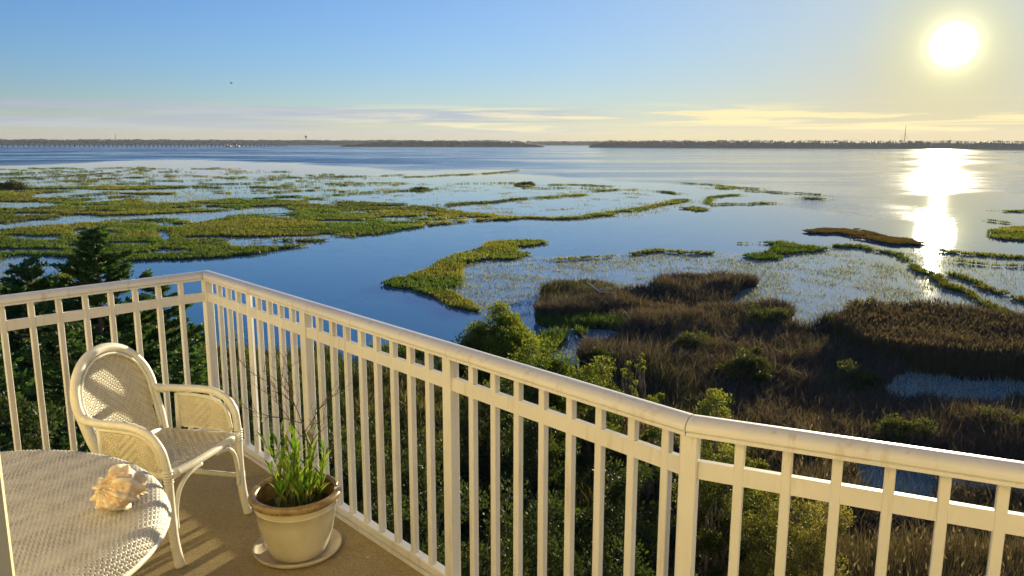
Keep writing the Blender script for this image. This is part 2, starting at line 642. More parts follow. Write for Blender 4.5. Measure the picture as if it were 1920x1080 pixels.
# ------------------------------------------------------------------ the lie of the land
MEADOW = [(-900, 352), (0, 356), (60, 352), (150, 352), (200, 350), (330, 351), (330, 360), (380, 363), (440, 368), (560, 370), (640, 375), (700, 381),
          (760, 384), (830, 392), (900, 402), (985, 409), (930, 413), (870, 416), (815, 424), (745, 434), (690, 442), (645, 449), (600, 461), (535, 468),
          (490, 479), (430, 487), (385, 490), (300, 492), (240, 492), (200, 500), (160, 515), (100, 560), (0, 600), (-900, 700)]
HOLES = [
    [(-300, 378), (60, 379), (115, 386), (60, 392), (-300, 394)],
    [(33, 372), (60, 365), (150, 359), (250, 357), (330, 354), (420, 361), (370, 365), (300, 363), (200, 362), (150, 368), (80, 374)],
    [(150, 379), (200, 374), (238, 373), (225, 380), (170, 383)],
    [(262, 378), (300, 367), (340, 364), (400, 367), (440, 373), (380, 378), (330, 384), (290, 382)],
    [(-300, 424), (0, 420), (60, 413), (150, 408), (250, 406), (330, 401), (440, 394), (470, 389), (540, 392), (570, 398), (520, 403), (440, 405),
     (420, 412), (400, 411), (330, 411), (200, 417), (100, 426), (0, 433), (-300, 436)],
    [(140, 436), (165, 431), (175, 440), (150, 443)], [(186, 440), (215, 434), (232, 440), (200, 445)],
    [(283, 451), (292, 436), (314, 433), (314, 450), (300, 455)],
    [(408, 462), (425, 450), (465, 447), (464, 460), (445, 468), (415, 467)],
    [(28, 475), (60, 469), (130, 469), (120, 476)],
    [(-300, 500), (0, 492), (60, 480), (130, 485), (150, 500), (100, 525), (0, 545), (-300, 560)],
    [(560, 448), (600, 441), (650, 440), (600, 452)],
    [(700, 410), (740, 408), (780, 410), (740, 413)],
    [(795, 393), (840, 398), (900, 404), (880, 406), (820, 400)],
]
PENINSULA = [(713, 537), (730, 528), (760, 525), (775, 508), (790, 500), (815, 487), (880, 468), (895, 458), (940, 452), (1000, 451), (1017, 455), (985, 461), (958, 464),
             (965, 472), (990, 477), (950, 487), (900, 490), (865, 496), (850, 505), (850, 520), (862, 535), (830, 545), (855, 555), (895, 575), (903, 590), (870, 582), (820, 563), (770, 547), (740, 545)]
ISLANDS = [
    [(1520, 434), (1560, 431), (1595, 431), (1615, 436), (1650, 444), (1690, 449), (1725, 457), (1700, 460), (1655, 457), (1610, 451), (1580, 442), (1545, 438)],
    [(1443, 456), (1480, 455), (1550, 468), (1530, 473), (1490, 475), (1475, 487), (1420, 488), (1400, 481), (1450, 474), (1470, 465)],
    [(1863, 432), (1890, 427), (2100, 425), (2100, 458), (1890, 451)],
    [(773, 353), (800, 353), (800, 359), (773, 359)],
    [(972, 343), (1004, 343), (1005, 349), (970, 349)],
    [(1273, 391), (1300, 387), (1332, 392), (1300, 396)],
]
# narrow banks: (points in the survey frame, half width in metres)
BANKS = [
    ([(0, 327), (92, 324)], 2.2), ([(0, 335), (93, 333), (150, 330), (230, 325)], 2.4),
    ([(133, 347), (187, 337), (273, 333), (360, 332), (463, 337)], 2.6), ([(467, 336), (547, 334)], 1.8),
    ([(587, 333), (640, 332), (760, 329)], 1.8), ([(360, 347), (460, 345), (493, 343)], 1.5),
    ([(540, 354), (567, 352), (600, 354)], 1.0), ([(640, 343), (707, 344), (803, 347)], 1.1), ([(773, 333), (873, 328), (973, 320)], 2.2),
    ([(640, 366), (697, 362), (773, 358)], 1.5), ([(803, 357), (833, 353)], 0.8), ([(843, 346), (967, 343), (1005, 345)], 1.0),
    ([(1040, 347), (1140, 349)], 2.0), ([(1010, 353), (1140, 354)], 0.9),
    ([(780, 391), (873, 382), (917, 378), (973, 373), (1033, 370), (1087, 365)], 2.2),
    ([(1090, 360), (1120, 358), (1163, 355), (1217, 358), (1257, 363)], 1.6),
    ([(827, 397), (873, 403), (940, 407), (1007, 408), (1050, 409), (1100, 407), (1160, 398), (1223, 388), (1257, 380), (1280, 375)], 1.8),
    ([(1140, 403), (1160, 398), (1200, 392)], 2.6),
    ([(1280, 343), (1340, 347), (1380, 352), (1427, 354)], 1.6), ([(1340, 352), (1355, 354)], 2.8), ([(1400, 358), (1480, 362), (1530, 364)], 1.5), ([(1500, 371), (1530, 372)], 2.0),
    ([(1330, 378), (1337, 370), (1377, 366)], 1.4), ([(1330, 380), (1350, 383), (1433, 381)], 1.4),
    ([(1040, 487), (1100, 484), (1150, 483)], 0.8), ([(1180, 478), (1250, 472), (1330, 474)], 1.0),
    ([(1573, 463), (1600, 462), (1625, 467), (1670, 475)], 1.1), ([(1670, 475), (1710, 492), (1740, 512), (1770, 530), (1800, 545), (1830, 560), (1860, 580), (1890, 600)], 0.8),
    ([(1755, 470), (1800, 473), (1860, 478), (1960, 484)], 1.2), ([(1790, 487), (1860, 495), (1960, 505)], 0.7),
    ([(1790, 515), (1830, 530), (1880, 552), (1960, 590)], 0.8),
    ([(1855, 413), (1890, 417)], 0.9), ([(1890, 395), (1990, 398)], 2.0), ([(1395, 456), (1418, 457)], 0.5),
]
BROWN = [(985, 580), (1005, 562), (1040, 540), (1090, 535), (1140, 536), (1165, 552), (1235, 552), (1255, 530), (1300, 520), (1370, 518), (1418, 525),
         (1420, 538), (1385, 570), (1380, 585), (1450, 580), (1495, 590), (1490, 608), (1470, 618), (1530, 622), (1560, 612), (1600, 604), (1700, 600),
         (1900, 630), (2300, 680), (2300, 1500), (1100, 1500), (1100, 650), (1150, 625), (1190, 612), (1130, 603), (1060, 603), (1000, 600)]
NEAR = [(-3000, 590), (0, 590), (200, 610), (380, 630), (420, 660), (500, 668), (600, 655), (640, 695), (700, 714), (800, 704), (870, 690), (960, 690),
        (1010, 700), (1060, 690), (1110, 700), (1200, 690), (2300, 690), (6000, 1500), (6000, 9000), (-6000, 9000)]
REEDLINE = [(645, 668), (700, 660), (800, 655), (850, 662), (840, 674), (760, 678), (690, 680)]
GREEN_FRINGE = [(1000, 600), (1060, 600), (1130, 602), (1190, 612), (1150, 622), (1090, 618), (1020, 612)]
CLUMPS = [[(1008, 645), (1020, 632), (1045, 628), (1062, 634), (1050, 648), (1035, 660), (1012, 660)], [(1065, 632), (1075, 626), (1090, 630), (1085, 638)]]
POOLS = [
    [(1655, 733), (1675, 708), (1700, 700), (1760, 705), (1800, 716), (2100, 722), (2100, 765), (1920, 757), (1900, 768), (1840, 775), (1800, 768), (1760, 760), (1700, 757)],
    [(1600, 868), (1640, 856), (1700, 862), (1775, 895), (1775, 960), (1700, 985), (1650, 960), (1615, 920)],
    [(1780, 880), (2000, 888), (2000, 945), (1900, 940), (1800, 930)],
    [(1120, 596), (1195, 588), (1192, 604), (1125, 607)],
    [(1300, 580), (1328, 576), (1330, 590), (1305, 592)],
    [(1230, 620), (1260, 616), (1265, 626), (1238, 630)],
]
SPARSE = [(846, 500), (880, 488), (1000, 480), (1130, 487), (1250, 474), (1330, 478), (1480, 478), (1560, 466), (1700, 500), (1780, 540), (1900, 600),
          (1700, 600), (1500, 612), (1380, 590), (1400, 520), (1250, 540), (1100, 545), (1000, 600), (900, 590), (835, 548), (862, 535)]
SPARSE2 = [(1680, 462), (1755, 468), (1960, 480), (1960, 600), (1880, 590), (1800, 530), (1720, 490)]
SPARSE3 = [(1000, 612), (1110, 605), (1130, 660), (1110, 700), (1000, 690)]
SPARSE_FAR = [(640, 385), (800, 388), (985, 409), (1160, 398), (1290, 374), (1090, 352), (900, 345), (600, 360)]


SHALLOWS = [(-900, 310), (0, 306), (300, 300), (560, 306), (960, 318), (1000, 332), (1250, 345), (1300, 365), (1240, 385), (1150, 400), (985, 405), (800, 385), (640, 375), (330, 360), (0, 360), (-900, 360)]
FLATS = [(-900, 316), (0, 317), (300, 312), (560, 320), (700, 332), (760, 345), (640, 372), (430, 368), (330, 352), (0, 356), (-900, 356)]


def ground_line(pts):
    return [look_at_ground(x, y) for x, y in pts]


BANKS_G = [(ground_line(p), w) for p, w in BANKS]


def classify(X, Y):
    """what grows at a point of the ground: 0 water, 1 low meadow, 2 brown brush, 3 near bank, 4 green reeds, 5 reddish islet
    second result: how thickly rushes stand in the shallows"""
    d = np.hypot(X, Y)
    amp = 0.35 + 0.020 * d
    sc = 1.2 + 0.02 * d
    wx = X + (vnoise(X / sc, Y / sc, 2.2, 4, 1) - 0.5) * 2.2 * amp
    wy = Y + (vnoise(X / sc, Y / sc, 2.2, 4, 2) - 0.5) * 2.2 * amp
    px, py = survey(wx, wy)
    far = d < 700
    cls = np.zeros(X.shape, dtype=int)
    meadow = in_poly(px, py, MEADOW)
    for h in HOLES:
        meadow &= ~in_poly(px, py, h)
    # little pans of standing water inside the meadow
    pan = vnoise(X / 1.9, Y, 7.0, 4, 5)
    meadow &= ~((pan > 0.655) & (py < 480))
    pan2 = vnoise(X / 2.6, Y, 16.0, 4, 7)
    meadow &= ~((pan2 > 0.60) & (py < 392) & (px < 620))
    creek = np.abs(vnoise(X / 1.5, Y, 26.0, 4, 9) - 0.5)
    meadow &= ~((creek < 0.010) & (py < 470))
    cls[meadow] = 1
    cls[in_poly(px, py, PENINSULA)] = 1
    for i, isl in enumerate(ISLANDS):
        hit = in_poly(px, py, isl)
        if i == 0:
            hit &= vnoise(X, Y, 3.0, 3, 51) < 0.60
        cls[hit] = 5 if i == 0 else 1
    gap = vnoise(X, Y, 9.0, 3, 33)
    rag = vnoise(X, Y, 2.5, 3, 34)
    fringe = np.zeros(X.shape, dtype=bool)
    for g, wd in BANKS_G:
        near_ = near_line(wx, wy, g, wd * 2.6) & far
        core = near_line(wx, wy, g, wd * 0.80) & (gap > 0.33) & (rag > 0.31)
        cls[core & far] = 1
        fringe |= near_
    # thin broken strips of half-drowned marsh out on the flats
    flats = in_poly(px, py, FLATS) & (cls == 0)
    ridge = np.abs(vnoise(X * 0.45, Y, 13.0, 4, 35) - 0.5)
    cls[flats & (ridge < 0.016) & (gap > 0.40)] = 1
    fringe |= flats & (ridge < 0.05)
    brown = in_poly(px, py, BROWN)
    cls[brown] = 2
    near = in_poly(px, py, NEAR) | (Y < 18)
    cls[near & ((px < 1130) | (Y < 18))] = 3
    cls[near & (px >= 1130) & (cls != 2) & (Y >= 18)] = 2
    cls[in_poly(px, py, REEDLINE)] = 4
    cls[in_poly(px, py, GREEN_FRINGE)] = 4
    for c in CLUMPS:
        cls[in_poly(px, py, c)] = 4
    for p in POOLS:
        cls[in_poly(px, py, p) & (Y > 18)] = 0
    sp = np.zeros(X.shape)
    n = vnoise(X, Y, 5.0, 4, 8)
    m1 = in_poly(px, py, SPARSE) & (cls == 0)
    nn = vnoise(X, Y, 2.2, 3, 41)
    sp[m1] = (0.10 + 0.75 * np.clip((n - 0.40) * 3.5, 0, 1) + 0.7 * np.clip((nn - 0.52) * 5, 0, 1))[m1]
    for q in (SPARSE2, SPARSE3):
        m2 = in_poly(px, py, q) & (cls == 0)
        sp[m2] = np.maximum(sp, 0.25 + 0.4 * np.clip((n - 0.5) * 4, 0, 1))[m2]
    m3 = in_poly(px, py, SPARSE_FAR) & (cls == 0)
    sp[m3] = (0.9 * np.clip((n - 0.56) * 5, 0, 1))[m3]
    for h in HOLES:
        m4 = in_poly(px, py, h) & (cls == 0)
        sp[m4] = (0.05 + 0.5 * np.clip((n - 0.5) * 4, 0, 1))[m4]
    m5 = in_poly(px, py, MEADOW) & (cls == 0)
    sp[m5] = np.maximum(sp, 0.15)[m5]
    m7 = fringe & (cls == 0)
    sp[m7] = np.maximum(sp, 0.30)[m7]
    for p in POOLS:
        m6 = in_poly(px, py, p) & (cls == 0)
        sp[m6] = 1.0
    return cls, sp


def build_ground():
    na, nr = 640, 440
    az = np.linspace(math.radians(-60), math.radians(60), na)
    r = np.exp(np.linspace(math.log(8.0), math.log(650.0), nr))
    A, R = np.meshgrid(az, r, indexing='ij')
    X, Y = R * np.sin(A), R * np.cos(A)
    cls, sp = classify(X, Y)
    land = (cls > 0).astype(float)
    # soften the banks a little
    sm = land.copy()
    for _ in range(1):
        p = np.pad(sm, 1, mode='edge')
        sm = (p[1:-1, 1:-1] * 2 + p[:-2, 1:-1] + p[2:, 1:-1] + p[1:-1, :-2] + p[1:-1, 2:]) / 6
    n = vnoise(X, Y, 3.0, 4, 4)
    Z = -0.45 + 0.62 * np.clip(sm * 1.15, 0, 1) + (n - 0.5) * 0.12 * sm
    rise = np.clip((26 - R) / 18, 0, 1)
    Z += rise * 1.1 * sm
    brown = (cls == 2)
    Z += brown * (vnoise(X, Y, 7.0, 3, 6) - 0.35) * 0.9 * np.clip(sm, 0, 1) ** 2
    tint = np.zeros((na, nr, 3))
    tint[:] = (0.055, 0.060, 0.018)
    tint[cls == 2] = (0.045, 0.034, 0.022)
    tint[cls == 3] = (0.028, 0.034, 0.014)
    tint[cls == 5] = (0.075, 0.045, 0.022)
    V = np.stack([X, Y, Z], -1).reshape(-1, 3)
    i = np.arange(na - 1)[:, None]
    j = np.arange(nr - 1)[None, :]
    a = (i * nr + j)
    F = np.stack([a, a + nr, a + nr + 1, a + 1], -1).reshape(-1, 4)[:, ::-1]
    keep = (Z.reshape(-1)[F] > -0.3).any(1)
    F = F[keep]
    used = np.unique(F)
    remap = np.zeros(len(V), dtype=int)
    remap[used] = np.arange(len(used))
    o = mesh_np('marsh_ground', V[used], remap[F], np.full(len(F), 4), M['ground'], True, tint.reshape(-1, 3)[used])
    tag(o, kind='structure')
    # bay bed and land out to the horizon under everything
    g = Geo()
    s = 40000
    g.add([(-s, -s, -2), (s, -s, -2), (s, s, -2), (-s, s, -2)], [(0, 1, 2, 3)])
    tag(g.build('bay_bed', M['ground']), kind='structure')
    return o


def build_water():
    # rings round the eye out past the far shore
    na = 320
    az = np.linspace(math.radians(-75), math.radians(75), na)
    r = np.concatenate([[0.5, 4], np.exp(np.linspace(math.log(9.0), math.log(800.0), 240)), [1200, 2000, 4000, 9000, 30000]])
    nr = len(r)
    A, R = np.meshgrid(az, r, indexing='ij')
    X, Y = R * np.sin(A), R * np.cos(A)
    px, py = survey(X, Y)
    d = R
    # sheltered (mirror calm) inside the marsh, ruffled outside
    calm = np.zeros(X.shape)
    shelter = [(-2000, 318), (0, 312), (300, 300), (560, 306), (760, 320), (960, 316), (1000, 332), (1250, 345), (1530, 362), (1420, 386), (1560, 405), (1700, 410),
               (1760, 360), (2100, 368), (3500, 380), (9000, 2000), (9000, 9000), (-9000, 9000), (-9000, 600)]
    wx = X + (vnoise(X, Y, 30, 4, 21) - 0.5) * (6 + 0.10 * d)
    wy = Y + (vnoise(X, Y, 30, 4, 22) - 0.5) * (6 + 0.10 * d)
    qx, qy = survey(wx, wy)
    calm = in_poly(qx, qy, shelter).astype(float)
    breeze = np.clip((vnoise(X, Y * 1.6, 38, 4, 23) - 0.55) * 7, 0, 1) * (d > 90)
    op = np.clip(1 - calm + 0.12 * breeze * calm, 0, 1)
    # the wind has more room on the open reach to the left
    op *= 1 + 3.6 * np.clip((1150 - px) / 700, 0, 1) * (1 - calm)
    for _ in range(2):
        p = np.pad(op, 1, mode='edge')
        op = (p[1:-1, 1:-1] * 2 + p[:-2, 1:-1] + p[2:, 1:-1] + p[1:-1, :-2] + p[1:-1, 2:]) / 6
    # shallows over the drowned marsh: pale sky reflection painted into the colour
    gcls, gsp = classify(X, Y)
    sh = ((gsp > 0) | (gcls > 0)).astype(float)
    sh = np.maximum(sh, in_poly(qx, qy, SHALLOWS) * 1.0) * (d < 700)
    for _ in range(3):
        p = np.pad(sh, 1, mode='edge')
        sh = (p[1:-1, 1:-1] * 2 + p[:-2, 1:-1] + p[2:, 1:-1] + p[1:-1, :-2] + p[1:-1, 2:]) / 6
    tint = np.stack([op, sh, op * 0], -1).reshape(-1, 3)
    V = np.stack([X, Y, np.zeros_like(X)], -1).reshape(-1, 3)
    i = np.arange(na - 1)[:, None]
    j = np.arange(nr - 1)[None, :]
    a = (i * nr + j)
    F = np.stack([a, a + nr, a + nr + 1, a + 1], -1).reshape(-1, 4)[:, ::-1]
    o = mesh_np('water', V, F, np.full(len(F), 4), M['water'], True, tint)
    tag(o, kind='structure')


build_ground()
build_water()


# ------------------------------------------------------------------ grasses and reeds
def polar_scatter(n, r0, r1, az0=-44, az1=44, power=0.0):
    az = np.radians(RNG.uniform(az0, az1, n))
    u = RNG.random(n)
    if power:
        r = (r0 ** power + u * (r1 ** power - r0 ** power)) ** (1 / power)
    else:
        r = np.exp(np.log(r0) + u * (np.log(r1) - np.log(r0)))
    return r * np.sin(az), r * np.cos(az), r


def blades(X, Y, Z, H, W, lean, col, bent=0.5, tipcol=None):
    """tapered bent blades: 5 points, a quad and a triangle each"""
    n = len(X)
    a = RNG.uniform(0, 2 * np.pi, n)
    # across-direction of the blade and the direction it leans
    sx, sy = np.cos(a) * W / 2, np.sin(a) * W / 2
    la = RNG.uniform(0, 2 * np.pi, n)
    lx, ly = np.cos(la) * lean * H, np.sin(la) * lean * H
    V = np.zeros((n, 5, 3), dtype=np.float32)
    for k, (s, t) in enumerate(((-1, 0), (1, 0), (0.75, 0.55), (-0.75, 0.55), (0, 1))):
        V[:, k, 0] = X + s * sx + lx * (t ** 1.8)
        V[:, k, 1] = Y + s * sy + ly * (t ** 1.8)
        V[:, k, 2] = Z + H * t * (1 - 0.25 * lean * t)
    base = (np.arange(n) * 5)[:, None]
    F = np.concatenate([base + np.array([[0, 1, 2, 3]]), base + np.array([[3, 2, 4]])], 1)
    counts = np.tile([4, 3], n)
    T = np.repeat(col[:, None, :], 5, 1).astype(np.float32)
    if tipcol is not None:
        T[:, 4] = tipcol
        T[:, 2:4] = 0.5 * (T[:, 2:4] + tipcol[:, None, :])
    return V.reshape(-1, 3), F.ravel(), counts, T.reshape(-1, 3)


def tufts(X, Y, Z, H, W, col, k=3):
    """k single-triangle blades fanned out of each point"""
    n = len(X)
    X, Y, Z, H, W = (np.repeat(q, k) for q in (X, Y, Z, H, W))
    col = np.repeat(col, k, 0)
    m = n * k
    X = X + RNG.normal(0, 1, m) * W * 0.9
    Y = Y + RNG.normal(0, 1, m) * W * 0.9
    a = RNG.uniform(0, np.pi, m)
    H = H * RNG.uniform(0.6, 1.15, m)
    V = np.zeros((m, 3, 3), dtype=np.float32)
    V[:, 0] = np.stack([X - np.cos(a) * W / 2, Y - np.sin(a) * W / 2, Z], -1)
    V[:, 1] = np.stack([X + np.cos(a) * W / 2, Y + np.sin(a) * W / 2, Z], -1)
    V[:, 2] = np.stack([X + RNG.normal(0, .35, m) * H, Y + RNG.normal(0, .35, m) * H, Z + H], -1)
    col = col * RNG.uniform(0.75, 1.25, (m, 1))
    return V.reshape(-1, 3), np.arange(m * 3), np.full(m, 3), np.repeat(col, 3, 0)


def merge(parts):
    V, F, C, T = [], [], [], []
    b = 0
    for v, f, c, t in parts:
        V.append(v)
        F.append(np.asarray(f) + b)
        C.append(c)
        T.append(t)
        b += len(v)
    return np.concatenate(V), np.concatenate(F), np.concatenate(C), np.concatenate(T)


def mixc(a, b, t):
    return np.asarray(a) * (1 - t[:, None]) + np.asarray(b) * t[:, None]


def ground_z(X, Y, cls):
    R = np.hypot(X, Y)
    n = vnoise(X, Y, 3.0, 4, 4)
    z = 0.17 + (n - 0.5) * 0.12
    z += np.clip((26 - R) / 18, 0, 1) * 1.1
    z += (cls == 2) * (vnoise(X, Y, 7.0, 3, 6) - 0.35) * 0.9
    return z


def build_grasses():
    # 1 low cordgrass meadow
    X, Y, R = polar_scatter(520000, 45, 520, -36, 36, 0.5)
    cls, sp = classify(X, Y)
    m = (cls == 1)
    x, y, r = X[m], Y[m], R[m]
    z = ground_z(x, y, cls[m]) - 0.05
    t = vnoise(x / 2.2, y, 9.0, 4, 11)
    t2 = vnoise(x, y, 40.0, 3, 12)
    col = mixc((0.085, 0.145, 0.018), (0.185, 0.190, 0.030), np.clip((t - 0.35) * 3.2, 0, 1))
    col = mixc(np.array([0.07, 0.11, 0.018]), np.array([1, 1, 1]), np.clip((t2 - 0.3) * 4, 0, 1)) * 0 + col * (0.75 + 0.6 * np.clip((t2 - 0.35) * 3, 0, 1))[:, None]
    H = (0.20 + 0.34 * vnoise(x, y, 5.0, 3, 13)) * RNG.uniform(0.7, 1.2, len(x))
    W = 0.05 + r * 0.0011
    o = mesh_np('cordgrass_meadow', *tufts(x, y, z, H, W, col, 3)[:3], M['grass'], False, None) if False else None
    v, f, c, tt = tufts(x, y, z, H, W, col, 3)
    tag(mesh_np('cordgrass_meadow', v, f, c, M['grass'], False, tt), kind='stuff')
    # 2 rushes standing in the shallows
    X, Y, R = polar_scatter(900000, 28, 420, -38, 38, 0.4)
    cls, sp = classify(X, Y)
    m = (cls == 0) & (sp > 0) & (RNG.random(len(X)) < sp)
    x, y, r = X[m], Y[m], R[m]
    col = mixc((0.065, 0.085, 0.03), (0.14, 0.15, 0.05), RNG.random(len(x)))
    H = RNG.uniform(0.15, 0.36, len(x))
    ppx, ppy = survey(x, y)
    pale = (r < 62) & (ppx > 1250)
    col[pale] = mixc((0.36, 0.38, 0.36), (0.60, 0.62, 0.60), RNG.random(pale.sum()))
    H[pale] *= 1.7
    half = (RNG.random(len(x)) < 0.62) & ~pale
    col[half] = mixc((0.22, 0.24, 0.16), (0.34, 0.35, 0.26), RNG.random(half.sum()))
    W = 0.022 + r * 0.00065
    v, f, c, tt = tufts(x, y, np.full(len(x), -0.05), H, W, col, 1)
    tag(mesh_np('shallow_water_rushes', v, f, c, M['grass'], False, tt), kind='stuff')
    # 3 reddish growth of the islet in the sun's path
    X, Y, R = polar_scatter(160000, 95, 170, 15, 32)
    cls, sp = classify(X, Y)
    m = cls == 5
    x, y, r = X[m], Y[m], R[m]
    col = mixc((0.10, 0.055, 0.022), (0.13, 0.11, 0.03), RNG.random(len(x)))
    v, f, c, tt = tufts(x, y, ground_z(x, y, cls[m]), np.full(len(x), 0.3), 0.04 + r * 0.0010, col, 2)
    tag(mesh_np('red_glasswort', v, f, c, M['grass'], False, tt), kind='stuff')
    # 4 brown brush: fine dead stems in soft mounds
    X, Y, R = polar_scatter(420000, 19, 105, -8, 42, 0.6)
    cls, sp = classify(X, Y)
    m = cls == 2
    x, y, r = X[m], Y[m], R[m]
    z = ground_z(x, y, cls[m]) - 0.05
    mound = vnoise(x, y, 5.5, 3, 15)
    big = vnoise(x, y, 16, 3, 16)
    H = 0.50 + 1.05 * np.clip((mound - 0.38) * 2.5, 0, 1) * (0.5 + big)
    hue = vnoise(x, y, 9.0, 3, 17)
    col = mixc((0.062, 0.055, 0.046), (0.115, 0.088, 0.070), np.clip((hue - 0.3) * 2.6, 0, 1))
    g = np.clip((vnoise(x, y, 11.0, 3, 18) - 0.56) * 6, 0, 1)
    col = mixc(np.array([1., 1, 1]), np.array([1, 1, 1]), g) * col * (1 - g[:, None]) + g[:, None] * np.array([0.085, 0.095, 0.032])
    col = col * RNG.uniform(0.7, 1.35, (len(x), 1))
    W = 0.014 + r * 0.0008
    v, f, c, tt = blades(x, y, z, H * RNG.uniform(0.55, 1.1, len(x)), W, RNG.uniform(0.1, 0.9, len(x)), col)
    tag(mesh_np('brown_brush', v, f, c, M['reed'], False, tt), kind='stuff')
    k = (RNG.random(len(x)) < 0.05) & (r > 30)
    tan = mixc((0.11, 0.092, 0.072), (0.17, 0.145, 0.115), RNG.random(k.sum()))
    v, f, c, tt = blades(x[k], y[k], z[k], (H[k] + 0.35) * RNG.uniform(0.8, 1.3, k.sum()), W[k] * 0.9, RNG.uniform(0.1, 1.1, k.sum()), tan)
    tag(mesh_np('dead_stems', v, f, c, M['reed'], False, tt), kind='stuff')
    # 5 the tall reed bed on the right, plumes at the tips
    bed = [(1560, 640), (1600, 606), (1750, 602), (1920, 634), (2300, 700), (2300, 770), (1900, 716), (1740, 706), (1650, 690), (1600, 670)]
    X, Y, R = polar_scatter(150000, 40, 80, 17, 42, 1)
    px, py = survey(X, Y)
    m = in_poly(px, py, bed)
    x, y, r = X[m], Y[m], R[m]
    H = (1.6 + 0.9 * vnoise(x, y, 6, 3, 19)) * RNG.uniform(0.75, 1.08, len(x))
    col = mixc((0.055, 0.085, 0.024), (0.10, 0.095, 0.040), RNG.random(len(x)))
    tip = mixc((0.085, 0.060, 0.045), (0.12, 0.10, 0.065), RNG.random(len(x)))
    P1 = blades(x, y, np.full(len(x), 0.1), H, np.full(len(x), 0.05), RNG.uniform(0.02, 0.22, len(x)), col, tipcol=tip)
    k = RNG.random(len(x)) < 0.35
    P2 = blades(x[k] + RNG.normal(0, .1, k.sum()), y[k], H[k] * 0.88, np.full(k.sum(), 0.38), np.full(k.sum(), 0.11), RNG.uniform(0.2, 0.7, k.sum()), tip[k] * 1.1)
    v, f, c, tt = merge([P1, P2])
    tag(mesh_np('tall_reed_bed', v, f, c, M['reed'], False, tt), kind='stuff')
    # 6 green reeds round the small channel and under the balcony
    X, Y, R = polar_scatter(260000, 9, 75, -36, 30, 0.7)
    cls, sp = classify(X, Y)
    px, py = survey(X, Y)
    m = (cls == 4) | ((cls == 3) & (RNG.random(len(X)) < 0.75))
    x, y, r, cc, ppx = X[m], Y[m], R[m], cls[m], px[m]
    z = ground_z(x, y, cc) - 0.05
    patch = vnoise(x, y, 6.0, 3, 24)
    H = np.where(cc == 4, 0.9, 0.8 + 1.6 * np.clip((patch - 0.35) * 2.4, 0, 1)) * RNG.uniform(0.6, 1.1, len(x))
    t = np.clip((vnoise(x, y, 4.0, 3, 25) - 0.35) * 3, 0, 1)
    col = mixc((0.030, 0.062, 0.016), (0.085, 0.090, 0.028), t)
    dry = RNG.random(len(x)) < (0.12 + 0.35 * np.clip((vnoise(x, y, 7, 3, 26) - 0.5) * 4, 0, 1))
    col[dry] = mixc((0.11, 0.085, 0.045), (0.20, 0.16, 0.09), RNG.random(dry.sum()))
    col[cc == 4] = mixc((0.06, 0.115, 0.02), (0.11, 0.16, 0.03), RNG.random((cc == 4).sum()))
    W = 0.025 + r * 0.0012
    v, f, c, tt = blades(x, y, z, H, W, RNG.uniform(0.05, 0.75, len(x)), col)
    tag(mesh_np('green_bank_reeds', v, f, c, M['grass'], False, tt), kind='stuff')
    # 7 dry feathery reeds in front of the right-hand pools and at the foot of the balcony
    X, Y, R = polar_scatter(120000, 12, 40, 2, 44, 1)
    px, py = survey(X, Y)
    cls, sp = classify(X, Y)
    n = vnoise(X, Y, 6, 3, 27)
    m = (cls == 2) & (R < 38) & (n > 0.47) | (cls == 2) & (R < 21)
    x, y, r = X[m], Y[m], R[m]
    H = RNG.uniform(1.2, 2.3, len(x)) * np.clip((r - 6) / 12, 0.5, 1)
    ppx, ppy = survey(x, y)
    low = (ppx > 1540) & (ppx < 2050) & (ppy > 830) & (ppy < 1090)
    H[low] *= 0.22
    col = mixc((0.05, 0.045, 0.018), (0.12, 0.085, 0.045), RNG.random(len(x)))
    tip = mixc((0.13, 0.105, 0.075), (0.26, 0.22, 0.16), RNG.random(len(x)))
    P1 = blades(x, y, np.full(len(x), 0.3), H, 0.012 + r * 0.0008, RNG.uniform(0.05, 0.35, len(x)), col, tipcol=tip * 0.7)
    k = RNG.random(len(x)) < 0.07
    P2 = blades(x[k] + RNG.normal(0, .2, k.sum()), y[k], 0.3 + H[k] * 0.9, np.full(k.sum(), 0.22), np.full(k.sum(), 0.055), RNG.uniform(0.2, 0.9, k.sum()), tip[k])
    v, f, c, tt = merge([P1, P2])
    tag(mesh_np('dry_plumed_reeds', v, f, c, M['reed'], False, tt), kind='stuff')


build_grasses()

